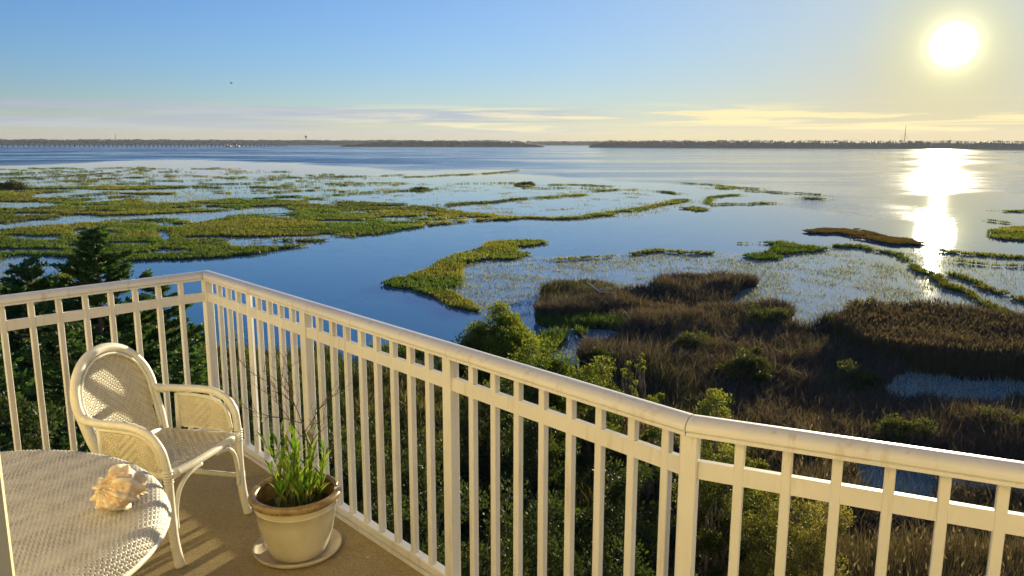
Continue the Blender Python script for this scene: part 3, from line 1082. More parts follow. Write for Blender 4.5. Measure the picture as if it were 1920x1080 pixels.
# ------------------------------------------------------------------ far shore, bridge, masts
def shore(name, px0, px1, dist, h, tint, seed, depth=260, tail=(0.02, 0.02), dist1=None):
    """a wooded strip of land seen end on: low bank, bumpy canopy on top, real depth"""
    n = int((px1 - px0) / 1.3)
    az0, az1 = math.atan((px0 - 960) / FOC), math.atan((px1 - 960) / FOC)
    az = np.linspace(az0, az1, n)
    t = np.linspace(0, 1, n)
    D = dist + ((dist1 or dist) - dist) * t
    rows = []
    k = np.clip(np.minimum(t / max(tail[0], 1e-4), (1 - t) / max(tail[1], 1e-4)), 0, 1) ** 0.6
    rng = np.random.default_rng(seed)
    for q in range(9):
        d = D + depth * (0.15 + 0.85 * k) * q / 8 + (vnoise(t * 60, t * 0 + q, 1, 3, seed) - 0.5) * 30
        if q == 0:
            z = np.full(n, -0.5)
        elif q == 1:
            z = 2.5 + 0 * t
        else:
            lift = 0.55 + 0.45 * math.sin(min(q / 6, 1) * math.pi / 2)
            z = h * lift * (0.72 + 0.5 * vnoise(t * (px1 - px0) / 16, t * 0 + q * 3.1, 1, 4, seed + 1)) + rng.normal(0, h * 0.05, n)
        if q == 8:
            z = z * 0 - 0.5
        z = -0.5 + (z + 0.5) * k
        if q < 8:
            z = np.where(k < 0.999, z * 0.97, z)
        rows.append(np.stack([d * np.sin(az), d * np.cos(az), z], -1))
    V = np.stack(rows, 1)
    nr = 9
    i = np.arange(n - 1)[:, None]
    j = np.arange(nr - 1)[None, :]
    a = i * nr + j
    F = np.stack([a, a + nr, a + nr + 1, a + 1], -1).reshape(-1, 4)
    col = np.tile(np.asarray(tint, dtype=float), (n * nr, 1)) * rng.uniform(0.7, 1.3, (n * nr, 1))
    o = mesh_np(name, V.reshape(-1, 3), F, np.full(len(F), 4), FARWOOD, False, col)
    tag(o, kind='structure')


FARWOOD = simple('far_woodland', (0.035, 0.055, 0.045), (0.075, 0.10, 0.075), 0.9, 0.02, 0)
shore('far_shore', -700, 760, 3300, 21, (0.06, 0.07, 0.06), 31, tail=(0.01, 0.01))
shore('wooded_island', 640, 1022, 2350, 19, (0.05, 0.06, 0.04), 32, tail=(0.25, 0.16))
shore('far_shore', 980, 1300, 3600, 18, (0.06, 0.07, 0.05), 33)
shore('wooded_shore', 1100, 2700, 2250, 19, (0.06, 0.07, 0.04), 34, tail=(0.03, 0.01), dist1=2000)


def far_point(px, dist):
    a = math.atan((px - 960) / FOC)
    return dist * math.sin(a), dist * math.cos(a)


def bridge():
    b0 = Vector((*far_point(-160, 2300), 0))
    b1 = Vector((*far_point(545, 2560), 0))
    root = empty('causeway_bridge', b0)
    tag(root, 'long low concrete road bridge on many piers crossing the bay below the far shore', 'bridge')
    d = (b1 - b0).normalized()
    L = (b1 - b0).length
    g = Geo()
    rise = [(0, 7.0), (0.45, 7.4), (0.72, 8.0), (0.86, 6.5), (1.0, 3.2)]

    def zz(t):
        for (a, za), (b, zb) in zip(rise[:-1], rise[1:]):
            if t <= b:
                return za + (zb - za) * (t - a) / (b - a)
        return rise[-1][1]
    N = 40
    for i in range(N):
        t0, t1 = i / N, (i + 1) / N
        g.bar(b0 + d * L * t0 + Vector((0, 0, zz(t0))), b0 + d * L * t1 + Vector((0, 0, zz(t1))), 12, 1.5, 0.05)
    g.build('deck', M['concrete'], root, origin=b0)
    g = Geo()
    for i in range(N):
        t0, t1 = i / N, (i + 1) / N
        for s in (-5.8, 5.8):
            o = d.cross(Vector((0, 0, 1))) * s
            g.bar(b0 + o + d * L * t0 + Vector((0, 0, zz(t0) + 1.4)), b0 + o + d * L * t1 + Vector((0, 0, zz(t1) + 1.4)), 0.3, 0.7, 0.05)
    g.build('parapet', M['concrete'], root, origin=b0)
    pm = None
    side = d.cross(Vector((0, 0, 1)))
    ang = math.atan2(d.y, d.x)
    n = 82
    for i in range(n):
        t = (i + 0.5) / n
        if pm is None:
            q = Geo()
            q.box(0, 0, 0.85, 2.0, 11, 0.3)
            for s in (-4, 0, 4):
                q.box(0, s, -0.1, 1.5, 1.3, 1.6)
            o = q.build('pier', M['concrete'], root)
            pm = o.data
        else:
            o = bpy.data.objects.new('pier', pm)
            COL.objects.link(o)
            o.parent = root
        o.location = d * L * t + Vector((0, 0, (zz(t) - 1.0) / 2 - 0.6))
        o.scale = (1, 1, (zz(t) - 0.4) / 1.7)
        o.rotation_euler = (0, 0, ang)
    return root


bridge()


def barge(px, dist, w, label):
    x, y = far_point(px, dist)
    root = empty('work_barge', (x, y, 0))
    tag(root, label, 'barge', 'dark barges under the bridge')
    Geo().box(0, 0, 1.2, w, 8, 3.4, 0.8).build('hull', M['darkmetal'], root)
    Geo().box(-w * 0.25, 0, 4.4, w * 0.3, 4, 3.0, 0.2).build('cabin', M['darkmetal'], root)
    Geo().box(w * 0.25, 0, 3.6, w * 0.3, 5, 1.4, 0.2).build('deck_load', M['darkmetal'], root)


barge(436, 2380, 15, 'dark barge moored under the bridge, the left one of the pair')
barge(452, 2400, 13, 'dark barge moored under the bridge, the right one of the pair')


def mast(px, dist, h, base, label, lean=0.0):
    x, y = far_point(px, dist)
    root = empty('radio_mast', (x, y, 0))
    tag(root, label, 'mast')
    g = Geo()
    g.tube([(0, 0, base), (lean * 0.5, 0, (base + h) / 2), (lean, 0, h)], [1.1, 0.8, 0.5], 6)
    g.build('tower', M['darkmetal'], root)
    g = Geo()
    for k in range(4):
        a = k * math.pi / 2 + 0.4
        g.tube([(0, 0, h * 0.7), (h * 0.35 * math.cos(a), h * 0.35 * math.sin(a), base)], 0.12, 4)
    g.build('guy_wires', M['darkmetal'], root)
    tag(root.children[1], kind='stuff')


mast(1683, 2300, 58, 5, 'slender radio mast rising over the wooded shore near the sun')
mast(229, 3350, 46, 5, 'thin radio mast standing over the far shore behind the bridge')


def water_tower(px, dist):
    x, y = far_point(px, dist)
    root = empty('water_tower', (x, y, 0))
    tag(root, 'small water tower poking above the trees at the end of the bridge', 'water tower')
    Geo().lathe([(1.6, 0), (1.3, 10), (1.4, 28), (3.0, 30)], 16).build('column', M['concrete'], root, True)
    Geo().lathe([(0, 29.5), (3.5, 30), (5.4, 33), (5.2, 36), (3.0, 38), (0, 38.6)], 16).build('tank', M['concrete'], root, True)


water_tower(580, 3350)


def bird(px, py, dist, label):
    u, v = (px - 960) / FOC, (py - 540) / FOC
    c, s = math.cos(PITCH), math.sin(PITCH)
    p = Vector((u, c - v * s, -(s + v * c))) * dist
    root = empty('gull', (p.x, p.y, EYE_Z + p.z))
    tag(root, label, 'bird')
    g = Geo()
    g.tube([(-0.25, 0, 0), (-0.12, 0, 0.02), (0.1, 0, 0.02), (0.28, 0, 0.0)], [0.02, 0.07, 0.08, 0.02], 8)
    g.build('body', M['feather'], root, True)
    for s in (-1, 1):
        g = Geo()
        g.add([(-0.08, 0, 0.03), (0.1, 0, 0.03), (0.12, s * 0.35, 0.18), (-0.02, s * 0.35, 0.17), (-0.05, s * 0.75, 0.10), (0.0, 0.0, 0.05), (0.03, s * 0.36, 0.2)],
              [(0, 1, 2, 3), (3, 2, 4), (1, 5, 6, 2), (5, 0, 3, 6), (6, 3, 4), (2, 6, 4)])
        g.build('wing', M['feather'], root)


bird(433, 157, 160, 'tiny dark bird flying in the clear sky over the bay')


def haze():
    m = bpy.data.materials.new('thin_sea_haze')
    m.use_nodes = True
    w = NT(m.node_tree)
    v = w.node('ShaderNodeVolumePrincipled')
    v.inputs['Color'].default_value = (0.86, 0.92, 1.0, 1)
    v.inputs['Density'].default_value = 0.00004
    v.inputs['Anisotropy'].default_value = 0.2
    out = w.node('ShaderNodeOutputMaterial')
    w.t.links.new(v.outputs[0], out.inputs['Volume'])
    g = Geo()
    g.box(0, 1200, 38, 9000, 6600, 84)
    tag(g.build('haze', m), kind='stuff')


haze()

# ------------------------------------------------------------------ trees and shrubs
def leaf_cloud(C, N, size, aspect, col):
    """rhombic leaves: centres C, long axis N, -> arrays"""
    n = len(C)
    N = N / (np.linalg.norm(N, axis=1, keepdims=True) + 1e-9)
    rv = RNG.normal(0, 1, (n, 3))
    S = np.cross(N, rv)
    S /= (np.linalg.norm(S, axis=1, keepdims=True) + 1e-9)
    L = (size * RNG.uniform(0.7, 1.3, n))[:, None]
    W = L * aspect
    V = np.stack([C - N * L * 0.5, C + S * W * 0.5, C + N * L * 0.5, C - S * W * 0.5], 1)
    F = np.arange(n * 4)
    return V.reshape(-1, 3).astype(np.float32), F, np.full(n, 4), np.repeat(col, 4, 0)


def limb_geo(g, p0, p1, r0, r1, wob=0.1, n=5, seg=6):
    p0, p1 = Vector(p0), Vector(p1)
    pts = []
    for i in range(n + 1):
        t = i / n
        off = Vector((random.gauss(0, 1), random.gauss(0, 1), random.gauss(0, 1))) * wob * math.sin(t * math.pi)
        pts.append(p0.lerp(p1, t) + off)
    g.tube(pts, [r0 + (r1 - r0) * i / n for i in range(n + 1)], seg)
    return pts


def cedar(px, py_top, dist, label, spread=0.62, seed=1, base_z=0.8, dark=1.0, limbs=100, per=19):
    random.seed(seed)
    a = math.atan((px - 960) / FOC)
    u, v = (px - 960) / FOC, (py_top - 540) / FOC
    c, s = math.cos(PITCH), math.sin(PITCH)
    k = dist / (c - v * s)
    X, Y, top = u * k, dist, EYE_Z - (s + v * c) * k
    root = empty('cedar_tree', (X, Y, base_z))
    tag(root, label, 'tree', 'dark cedars beyond the balcony')
    H = top - base_z
    g = Geo()
    trunk = limb_geo(g, (0, 0, 0), (0, 0, H), 0.22, 0.015, 0.05, 14, 8)
    g.build('trunk', M['bark'], root, True)
    g = Geo()
    Cs, Ns, Co, Sz = [], [], [], []
    gold = 2.399963
    for i in range(limbs):
        t = (i + 0.5) / limbs
        z = H * (1 - 0.92 * t ** 1.05) - 0.12
        down = H - z
        R = min(spread * 0.56 * down ** 1.15 + 0.07, 2.9) * random.uniform(0.45, 1.15)
        az = i * gold + random.uniform(-0.4, 0.4)
        up = 0.50 - 0.38 * min(down / 6, 1) + random.uniform(-0.1, 0.1)
        tip = Vector((math.cos(az) * R, math.sin(az) * R, z + R * up))
        base = Vector((0, 0, z))
        mid = base.lerp(tip, 0.55) - Vector((0, 0, 0.10 * R))
        pts = curve_pts([base, mid, tip], 5)
        g.tube(pts, [0.035 * (1 - q / len(pts)) + 0.006 for q in range(len(pts))], 5)
        nt = max(5, int(5 + R * per))
        for q in range(nt):
            f = 0.22 + 0.78 * (q + random.random()) / nt
            j = min(int(f * (len(pts) - 1)), len(pts) - 2)
            p = pts[j].lerp(pts[j + 1], f * (len(pts) - 1) - j)
            side = random.choice((-1, 1)) * random.uniform(0.35, 1.25)
            az2 = az + side
            tl = (0.12 + 0.34 * R * (1 - f) * 0.6 + 0.14) * random.uniform(0.6, 1.2)
            dirv = Vector((math.cos(az2), math.sin(az2), up * 0.6 + random.uniform(-0.1, 0.35)))
            m = int(13 + tl * 26)
            for e in range(m):
                w = (e + 0.5) / m
                pp = p + dirv * tl * w + Vector((random.gauss(0, 0.035), random.gauss(0, 0.035), random.gauss(0, 0.03) - 0.05 * w * w))
                Cs.append(pp)
                Ns.append((dirv.x + random.gauss(0, .45), dirv.y + random.gauss(0, .45), dirv.z + random.gauss(0, .3) + 0.15))
                tone_mix = 0.35 * f + 0.65 * w  # paler needles towards limb ends and twig tips
                Co.append(tone_mix)
    g.build('branches', M['bark'], root, True)
    tag(root.children[-1], kind='stuff')
    n = len(Cs)
    Cs, Ns, Co = np.array(Cs), np.array(Ns), np.array(Co)
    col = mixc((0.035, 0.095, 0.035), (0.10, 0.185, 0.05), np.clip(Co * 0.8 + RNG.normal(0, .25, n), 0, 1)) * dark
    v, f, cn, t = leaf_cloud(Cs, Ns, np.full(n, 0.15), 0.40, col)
    o = mesh_np('foliage', v, f, cn, M['needle'], False, t, parent=root)
    return root


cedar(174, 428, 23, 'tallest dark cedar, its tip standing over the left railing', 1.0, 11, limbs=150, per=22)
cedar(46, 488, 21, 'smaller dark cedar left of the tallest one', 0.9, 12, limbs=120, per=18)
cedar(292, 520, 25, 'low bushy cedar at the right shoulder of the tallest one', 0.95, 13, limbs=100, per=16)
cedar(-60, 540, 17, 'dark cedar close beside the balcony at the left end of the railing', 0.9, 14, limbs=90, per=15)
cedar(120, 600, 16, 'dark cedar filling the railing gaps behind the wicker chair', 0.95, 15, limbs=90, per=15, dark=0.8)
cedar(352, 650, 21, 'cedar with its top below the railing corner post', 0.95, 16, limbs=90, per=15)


def bush(name, px, py_top, dist, rx, height, label, cat='shrub', group=None, seed=1, leaves=9000, size=0.085, c1=(0.04, 0.07, 0.015), c2=(0.16, 0.17, 0.03),
         base_z=0.4, clumps=60, tips=0.5, lift=0.25, stems=9, rnd=0.30):
    """many-stemmed shrub: clumps of leaves over an uneven dome, gaps between"""
    random.seed(seed)
    u, v = (px - 960) / FOC, (py_top - 540) / FOC
    c, s = math.cos(PITCH), math.sin(PITCH)
    k = dist / (c - v * s)
    X, Y, top = u * k, dist, EYE_Z - (s + v * c) * k
    if height is None:
        height = top - base_z
    z0 = top - height
    root = empty(name, (X, Y, z0))
    tag(root, label, cat, group)
    g = Geo()
    cl = []
    for i in range(clumps):
        for _ in range(30):
            p = Vector((random.uniform(-1, 1), random.uniform(-1, 1), random.uniform(0, 1)))
            d = math.sqrt(p.x ** 2 + p.y ** 2 + (p.z * 0.95) ** 2)
            if d < 1.0 and (d > 0.45 or random.random() < 0.25):
                break
        w = 1 + random.gauss(0, 0.10)
        cl.append((Vector((p.x * rx * w, p.y * rx * w, height * (lift + (0.97 - lift) * p.z * w))), random.uniform(0.6, 1.3) * rx * rnd * 1.15, p.z))
    for i in range(stems):
        q = random.choice(cl)[0]
        limb_geo(g, (random.gauss(0, .12), random.gauss(0, .12), -0.1), q, 0.05 * max(height / 3, .5), 0.012, 0.12)
    for i in range(stems * 2):
        a = random.choice(cl)[0]
        limb_geo(g, Vector((0, 0, height * 0.25)).lerp(a, 0.4), a, 0.022, 0.006, 0.08, 4, 5)
    g.build('branches', M['bark'], root, True)
    tag(root.children[-1], kind='stuff')
    per = int(leaves * 1.7) // clumps
    size = size * 1.12
    C, N, Co = [], [], []
    for p, r, h in cl:
        m = int(per * random.uniform(0.6, 1.4))
        d = RNG.normal(0, 1, (m, 3))
        d /= np.linalg.norm(d, axis=1, keepdims=True)
        rad = r * RNG.random(m) ** 0.45
        q = np.array(p) + d * rad[:, None] * np.array([1, 1, 0.8])
        C.append(q)
        N.append(d + np.array([0, 0, 0.7]) + RNG.normal(0, .4, (m, 3)))
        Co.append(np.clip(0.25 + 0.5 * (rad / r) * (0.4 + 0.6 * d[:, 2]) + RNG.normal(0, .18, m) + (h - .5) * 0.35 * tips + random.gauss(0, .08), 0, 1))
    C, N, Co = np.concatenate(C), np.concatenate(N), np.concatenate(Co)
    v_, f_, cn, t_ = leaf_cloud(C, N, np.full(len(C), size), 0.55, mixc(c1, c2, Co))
    mesh_np('foliage', v_, f_, cn, M['leaf'], False, t_, parent=root)
    return root


G1 = 'leafy shrubs below the balcony'
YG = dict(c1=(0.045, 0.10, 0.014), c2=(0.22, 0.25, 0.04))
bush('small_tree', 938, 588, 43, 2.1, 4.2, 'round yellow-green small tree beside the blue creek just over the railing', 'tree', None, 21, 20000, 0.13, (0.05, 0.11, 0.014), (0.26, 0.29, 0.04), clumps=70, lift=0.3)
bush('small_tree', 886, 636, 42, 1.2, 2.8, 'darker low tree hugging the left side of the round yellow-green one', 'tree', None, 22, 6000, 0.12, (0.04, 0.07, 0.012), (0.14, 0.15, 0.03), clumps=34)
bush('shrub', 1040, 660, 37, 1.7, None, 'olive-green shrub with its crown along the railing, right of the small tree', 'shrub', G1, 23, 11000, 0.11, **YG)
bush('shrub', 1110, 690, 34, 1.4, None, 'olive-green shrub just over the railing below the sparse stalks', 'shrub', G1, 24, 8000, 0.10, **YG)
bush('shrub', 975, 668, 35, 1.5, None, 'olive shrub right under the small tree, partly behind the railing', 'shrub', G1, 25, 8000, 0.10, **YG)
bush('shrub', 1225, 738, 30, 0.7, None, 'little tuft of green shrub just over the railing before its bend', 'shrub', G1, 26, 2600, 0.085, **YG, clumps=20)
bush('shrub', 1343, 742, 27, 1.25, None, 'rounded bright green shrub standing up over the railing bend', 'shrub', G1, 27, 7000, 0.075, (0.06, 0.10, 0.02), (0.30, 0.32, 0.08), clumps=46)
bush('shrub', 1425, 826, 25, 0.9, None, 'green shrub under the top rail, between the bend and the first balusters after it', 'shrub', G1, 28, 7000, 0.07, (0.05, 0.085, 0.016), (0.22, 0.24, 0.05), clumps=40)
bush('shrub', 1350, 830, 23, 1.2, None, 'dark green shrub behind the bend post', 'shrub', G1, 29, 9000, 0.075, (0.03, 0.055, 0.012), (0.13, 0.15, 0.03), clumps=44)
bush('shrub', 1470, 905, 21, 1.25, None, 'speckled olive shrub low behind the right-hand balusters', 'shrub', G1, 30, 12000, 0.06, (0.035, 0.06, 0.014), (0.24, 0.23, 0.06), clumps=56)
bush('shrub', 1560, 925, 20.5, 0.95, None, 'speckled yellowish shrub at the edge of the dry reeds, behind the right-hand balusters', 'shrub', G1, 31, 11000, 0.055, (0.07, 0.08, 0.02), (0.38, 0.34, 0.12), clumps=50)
bush('shrub', 1585, 585, 61, 1.5, 2.6, 'low green shrub at the left end of the tall reed bed', 'shrub', None, 32, 5000, 0.15, (0.05, 0.09, 0.012), (0.16, 0.20, 0.03), clumps=36)
bush('shrub', 1625, 568, 64, 1.7, 3.0, 'brown shrub at the far left corner of the tall reed bed', 'shrub', None, 33, 4200, 0.14, (0.05, 0.045, 0.02), (0.12, 0.10, 0.04), clumps=30)
bush('shrub', 20, 346, 250, 4.5, 3.0, 'dark bushy hummock on the far meadow at the left edge', 'shrub', None, 34, 3000, 0.55, (0.04, 0.055, 0.012), (0.10, 0.11, 0.02), clumps=30)
bush('shrub', 787, 352, 250, 2.3, 2.2, 'small dark round shrub alone on a bank in the open water', 'shrub', None, 35, 1500, 0.4, (0.025, 0.035, 0.012), (0.06, 0.07, 0.02), clumps=20)
bush('shrub', 988, 342, 280, 3.0, 1.6, 'flat dark brush on a mud islet in the middle of the bay', 'shrub', None, 36, 1200, 0.4, (0.04, 0.04, 0.02), (0.09, 0.07, 0.04), clumps=18)
for i, (px, py, dist, rx, lab) in enumerate([
    (1300, 628, 55, 1.6, 'olive shrub in the middle of the brown brush, straight above the railing bend'),
    (1445, 578, 63, 1.8, 'low dark green shrub at the far tip of the brown brush beside the shallows'),
    (1120, 560, 70, 1.5, 'grey-green shrub beside the bleached branch'),
    (1395, 660, 48, 1.5, 'dull green shrub in the brown brush above the railing, right of the bend'),
    (1600, 690, 47, 1.7, 'green shrub at the left end of the pale pool'),
    (1780, 640, 56, 2.0, 'dark green shrub sunk in the tall reed bed'),
    (1880, 780, 38, 1.7, 'reddish-green shrub at the right edge, just over the railing'),
    (1700, 790, 37, 1.5, 'low olive shrub between the pale pool and the railing'),
]):
    bush('shrub', px, py, dist, rx, 1.9, lab, 'shrub', 'shrubs scattered in the brown brush', 90 + i, 3600, 0.12, (0.03, 0.045, 0.018), (0.11, 0.13, 0.04), clumps=26)
k = 0
for px, py, dist, rx, lab in [
    (430, 625, 30, 1.7, 'olive shrub seen through the first balusters right of the corner post'),
    (520, 655, 31, 1.5, 'dark green shrub seen between the second group of balusters from the corner'),
    (600, 690, 27, 1.4, 'brownish green shrub behind the second post from the corner'),
    (690, 770, 24, 1.6, 'dark green shrub behind the pale pickets above the flower pot'),
    (790, 800, 22, 1.5, 'deep green shrub behind the balusters left of the third post'),
    (900, 720, 31, 1.7, 'deep green shrub below the small tree, behind the balusters'),
    (900, 900, 18, 1.6, 'dark leafy shrub low behind the third post'),
    (1040, 930, 18, 1.5, 'dark shrub with pale leaf flecks low behind the long bay of balusters'),
    (1010, 770, 28, 1.5, 'mid green shrub behind the top of the long bay of balusters'),
    (1180, 850, 22, 1.5, 'dark shrub left of the bend post'),
    (760, 950, 16, 1.4, 'dark shrub at the foot of the railing right of the flower pot'),
    (640, 860, 19, 1.5, 'very dark shrub behind the potted plant'),
    (470, 800, 20, 1.3, 'dark shrub behind the arm of the wicker chair'),
    (1240, 990, 17, 1.3, 'dark shrub under the bend of the railing'),
    (30, 700, 13, 1.6, 'lush dark shrub behind the leftmost balusters'),
    (1130, 660, 50, 1.2, 'brown-green shrub at the edge of the dark brush'),
]:
    k += 1
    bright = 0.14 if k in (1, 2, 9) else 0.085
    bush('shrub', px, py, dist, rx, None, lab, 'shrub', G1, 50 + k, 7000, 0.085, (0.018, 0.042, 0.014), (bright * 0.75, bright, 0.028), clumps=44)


def stalk(px, py, dist, label, seed):
    """a tall thin weed stem with a bright tuft"""
    bush('weed_stalk', px, py, dist, 0.28, None, label, 'plant', 'tall weeds with bright tops', seed, 420, 0.07, (0.10, 0.14, 0.02), (0.36, 0.38, 0.08), clumps=9, lift=0.72, stems=4, rnd=0.45)


stalk(1203, 648, 38, 'highest bright-topped weed stalk against the dark brush', 71)
stalk(1176, 672, 37, 'bright-topped weed stalk left of the highest one', 72)
stalk(1150, 690, 36, 'thin weed stalk at the edge of the olive shrubs', 73)
stalk(1128, 682, 37, 'thin weed stalk furthest left of the bright-topped ones', 74)
stalk(1190, 712, 34, 'lower weed stalk under the highest one, over the railing', 75)


def driftwood():
    x, y = look_at_ground(1125, 572)
    root = empty('fallen_branch', (x, y, 0.9))
    tag(root, 'bleached forked fallen branch lying on the brown brush', 'branch')
    g = Geo()
    g.tube(curve_pts([(-1.1, 0.2, 1.2), (-0.5, 0.1, 0.7), (0.1, 0, 0.35), (1.4, -0.2, 0.30)], 5), 0.07, 8)
    g.build('stem', M['drift'], root, True)
    g = Geo()
    g.tube(curve_pts([(-0.2, 0.05, 0.5), (0.3, 0.1, 0.75), (1.0, 0.2, 0.7)], 4), 0.04, 6)
    g.tube(curve_pts([(-0.6, 0.1, 0.8), (-0.5, 0.1, 1.2)], 3), 0.03, 6)
    g.build('fork', M['drift'], root, True)


driftwood()


def boardwalk():
    x, y = look_at_ground(452, 800, EYE_Z - 1.6)
    root = empty('boardwalk', (x, y, 0.9), math.radians(35))
    tag(root, 'weathered grey boardwalk with a handrail glimpsed between balusters behind the wicker chair', 'boardwalk')
    pm = None
    for i in range(24):
        if pm is None:
            o = Geo().box(0, 0, 0, 0.13, 1.3, 0.04).build('board', M['board'], root)
            pm = o.data
        else:
            o = bpy.data.objects.new('board', pm)
            COL.objects.link(o)
            o.parent = root
        o.location = (-1.8 + i * 0.15, 0, 0.3 + random.uniform(-.004, .004))
    for s in (-0.6, 0.6):
        Geo().bar((-1.9, s, 0.22), (1.75, s, 0.22), 0.06, 0.12).build('joist', M['board'], root)
        Geo().bar((-1.9, s, 1.25), (1.75, s, 1.25), 0.14, 0.04).build('handrail', M['board'], root)
        for xx in (-1.8, -0.6, 0.6, 1.7):
            Geo().bar((xx, s, -0.8), (xx, s, 1.23), 0.09, 0.09, up=(1, 0, 0)).build('post', M['board'], root)


boardwalk()

# ------------------------------------------------------------------ the balcony
Z0 = DECK_Z
D2 = Vector((0.6795, -0.7337, 0))
N2 = Vector((0.7337, 0.6795, 0))
D3 = Vector((0.90783, -0.41934, 0))
N3 = Vector((0.41934, 0.90783, 0))
D1 = Vector((-0.6775, -0.73552, 0))
N1 = Vector((-0.73552, 0.6775, 0))


def meet(na, ca, nb, cb):
    det = na.x * nb.y - na.y * nb.x
    return Vector(((ca * nb.y - cb * na.y) / det, (na.x * cb - nb.x * ca) / det, 0))


C1, C2, C3 = 4.652, 1.880, 2.2165            # rail centre lines


def corner_at(off, which):
    """corner of the railing line moved outwards by off"""
    if which == 0:
        return meet(N1, C1 + off, N2, C2 + off)
    return meet(N2, C2 + off, N3, C3 + off)


END1 = D1 * 5.2
END3 = D3 * 5.6


def end_at(off, which):
    if which == 1:
        return N1 * (C1 + off) + D1 * (corner_at(0, 0).dot(D1) + 4.4)
    return N3 * (C3 + off) + D3 * (corner_at(0, 1).dot(D3) + 4.6)


def balcony():
    # deck slab
    off = 0.075
    L, A, B, Rr = end_at(off, 1), corner_at(off, 0), corner_at(off, 1), end_at(off, 3)
    wall_n = Vector((0.42, 0.9075, 0))
    back_l = L - wall_n * 0 + Vector((0.5, -3.2, 0))
    back_r = Rr + Vector((-1.0, -2.8, 0))
    ring = [L, A, B, Rr, back_r, back_l]
    g = Geo()
    n = len(ring)
    g.add([(p.x, p.y, 0) for p in ring] + [(p.x, p.y, -0.24) for p in ring],
          [tuple(range(n))[::-1], tuple(range(n, 2 * n))] + [(i, (i + 1) % n, n + (i + 1) % n, n + i) for i in range(n)])
    o = g.build('deck_floor', M['deck'])
    o.location.z = Z0
    tag(o, kind='structure')

    root = empty('balcony_railing', (*corner_at(0, 0).xy, Z0))
    tag(root, 'cream powder-coated balcony railing with square balusters and a rounded top rail', 'railing')
    org = Vector((*corner_at(0, 0).xy, 0))

    # --- top rail: one extrusion per side, mitred at the corners
    half = [(0.0, 1.0650), (0.016, 1.0630), (0.028, 1.0575), (0.036, 1.0515), (0.0405, 1.0455), (0.0425, 1.040), (0.0425, 1.0295), (0.040, 1.0275), (0.036, 1.0270), (0.036, 1.0245),
            (0.040, 1.0230), (0.040, 1.0130)]
    prof = [(-a, z) for a, z in reversed(half)] + half[1:]

    def extrude(name, prof, fa, fb, gap=0.0, smooth=False):
        g = Geo()
        a = [fa(o_) for o_, z in prof]
        b = [fb(o_) for o_, z in prof]
        if gap:
            d = (b[0] - a[0]).normalized() * gap
            a = [p + d for p in a]
            b = [p - d for p in b]
        n = len(prof)
        vs = [(p.x, p.y, z) for p, (o_, z) in zip(a, prof)] + [(p.x, p.y, z) for p, (o_, z) in zip(b, prof)]
        fs = [(i, (i + 1) % n, n + (i + 1) % n, n + i) for i in range(n)] + [tuple(range(n))[::-1], tuple(range(n, 2 * n))]
        g.add(vs, fs)
        return g.build(name, M['rail'], root, smooth, origin=org, auto=40)

    cA = lambda o_: corner_at(o_, 0)
    cB = lambda o_: corner_at(o_, 1)
    e1 = lambda o_: end_at(o_, 1)
    e3 = lambda o_: end_at(o_, 3)
    extrude('top_rail', prof, e1, cA, 0.0015, True)
    extrude('top_rail', prof, cA, cB, 0.0015, True)
    extrude('top_rail', prof, cB, e3, 0.0015, True)
    inner = [(o_ * 0.93, z if z > 1.02 else 1.018) for o_, z in prof]
    inner = [(o_, z - 0.003 if z > 1.03 else z + 0.001) for o_, z in inner]
    for c, d, nn in ((corner_at(0, 0), D1, N1), (corner_at(0, 1), D3, N3)):
        g = Geo()
        vs = []
        for s in (-0.006, 0.006):
            vs += [(c.x + nn.x * o_ + d.x * s, c.y + nn.y * o_ + d.y * s, z) for o_, z in inner]
        n = len(inner)
        g.add(vs, [(i, (i + 1) % n, n + (i + 1) % n, n + i) for i in range(n)] + [tuple(range(n))[::-1], tuple(range(n, 2 * n))])
        g.build('joint_sealant', M['sealant'], root, origin=org)
    mid = [(-0.0120, 0.876), (-0.0120, 0.928), (-0.010, 0.930), (0.010, 0.930), (0.0120, 0.928), (0.0120, 0.876)]
    bot = [(-0.020, 0.022), (-0.023, 0.026), (-0.023, 0.056), (-0.020, 0.060), (0.020, 0.060), (0.023, 0.056), (0.023, 0.026), (0.020, 0.022)]
    foot = [(-0.031, 0.001), (-0.031, 0.020), (0.031, 0.020), (0.031, 0.001)]
    for nm, pr in (('mid_rail', mid), ('bottom_rail', bot), ('base_plate', foot)):
        extrude(nm, pr, e1, cA)
        extrude(nm, pr, cA, cB)
        extrude(nm, pr, cB, e3)

    bal = None

    def baluster(p, ang, tilt=(0, 0), label=None):
        nonlocal bal
        if bal is None:
            o = Geo().box(0, 0, 0.4785, 0.0275, 0.0275, 0.957, 0.0025).build('baluster', M['rail'], root)
            bal = o.data
        else:
            o = bpy.data.objects.new('baluster', bal)
            COL.objects.link(o)
            o.parent = root
        o.location = (p.x - org.x, p.y - org.y, 0.0595)
        o.rotation_euler = (tilt[0], tilt[1], ang)
        if label:
            o['label'] = label

    post = None

    def add_post(p, ang, w=0.050):
        g = Geo()
        g.box(0, 0, 0.509, w, w, 1.016, 0.004)
        o = g.build('post', M['rail'], root)
        o.location = (p.x - org.x, p.y - org.y, 0.0015)
        o.rotation_euler = (0, 0, ang)
        q = Geo().box(0, 0, 0.006, w + 0.04, w + 0.04, 0.010, 0.006).build('post_foot', M['rail'], o)
        q.location = (0, 0, 0.0145)

    a1, a2, a3 = (math.atan2(d.y, d.x) for d in (D1, D2, D3))
    add_post(corner_at(0, 0), a2, 0.052)
    add_post(corner_at(0, 1), a3, 0.052)
    tA = corner_at(0, 0).dot(D2)
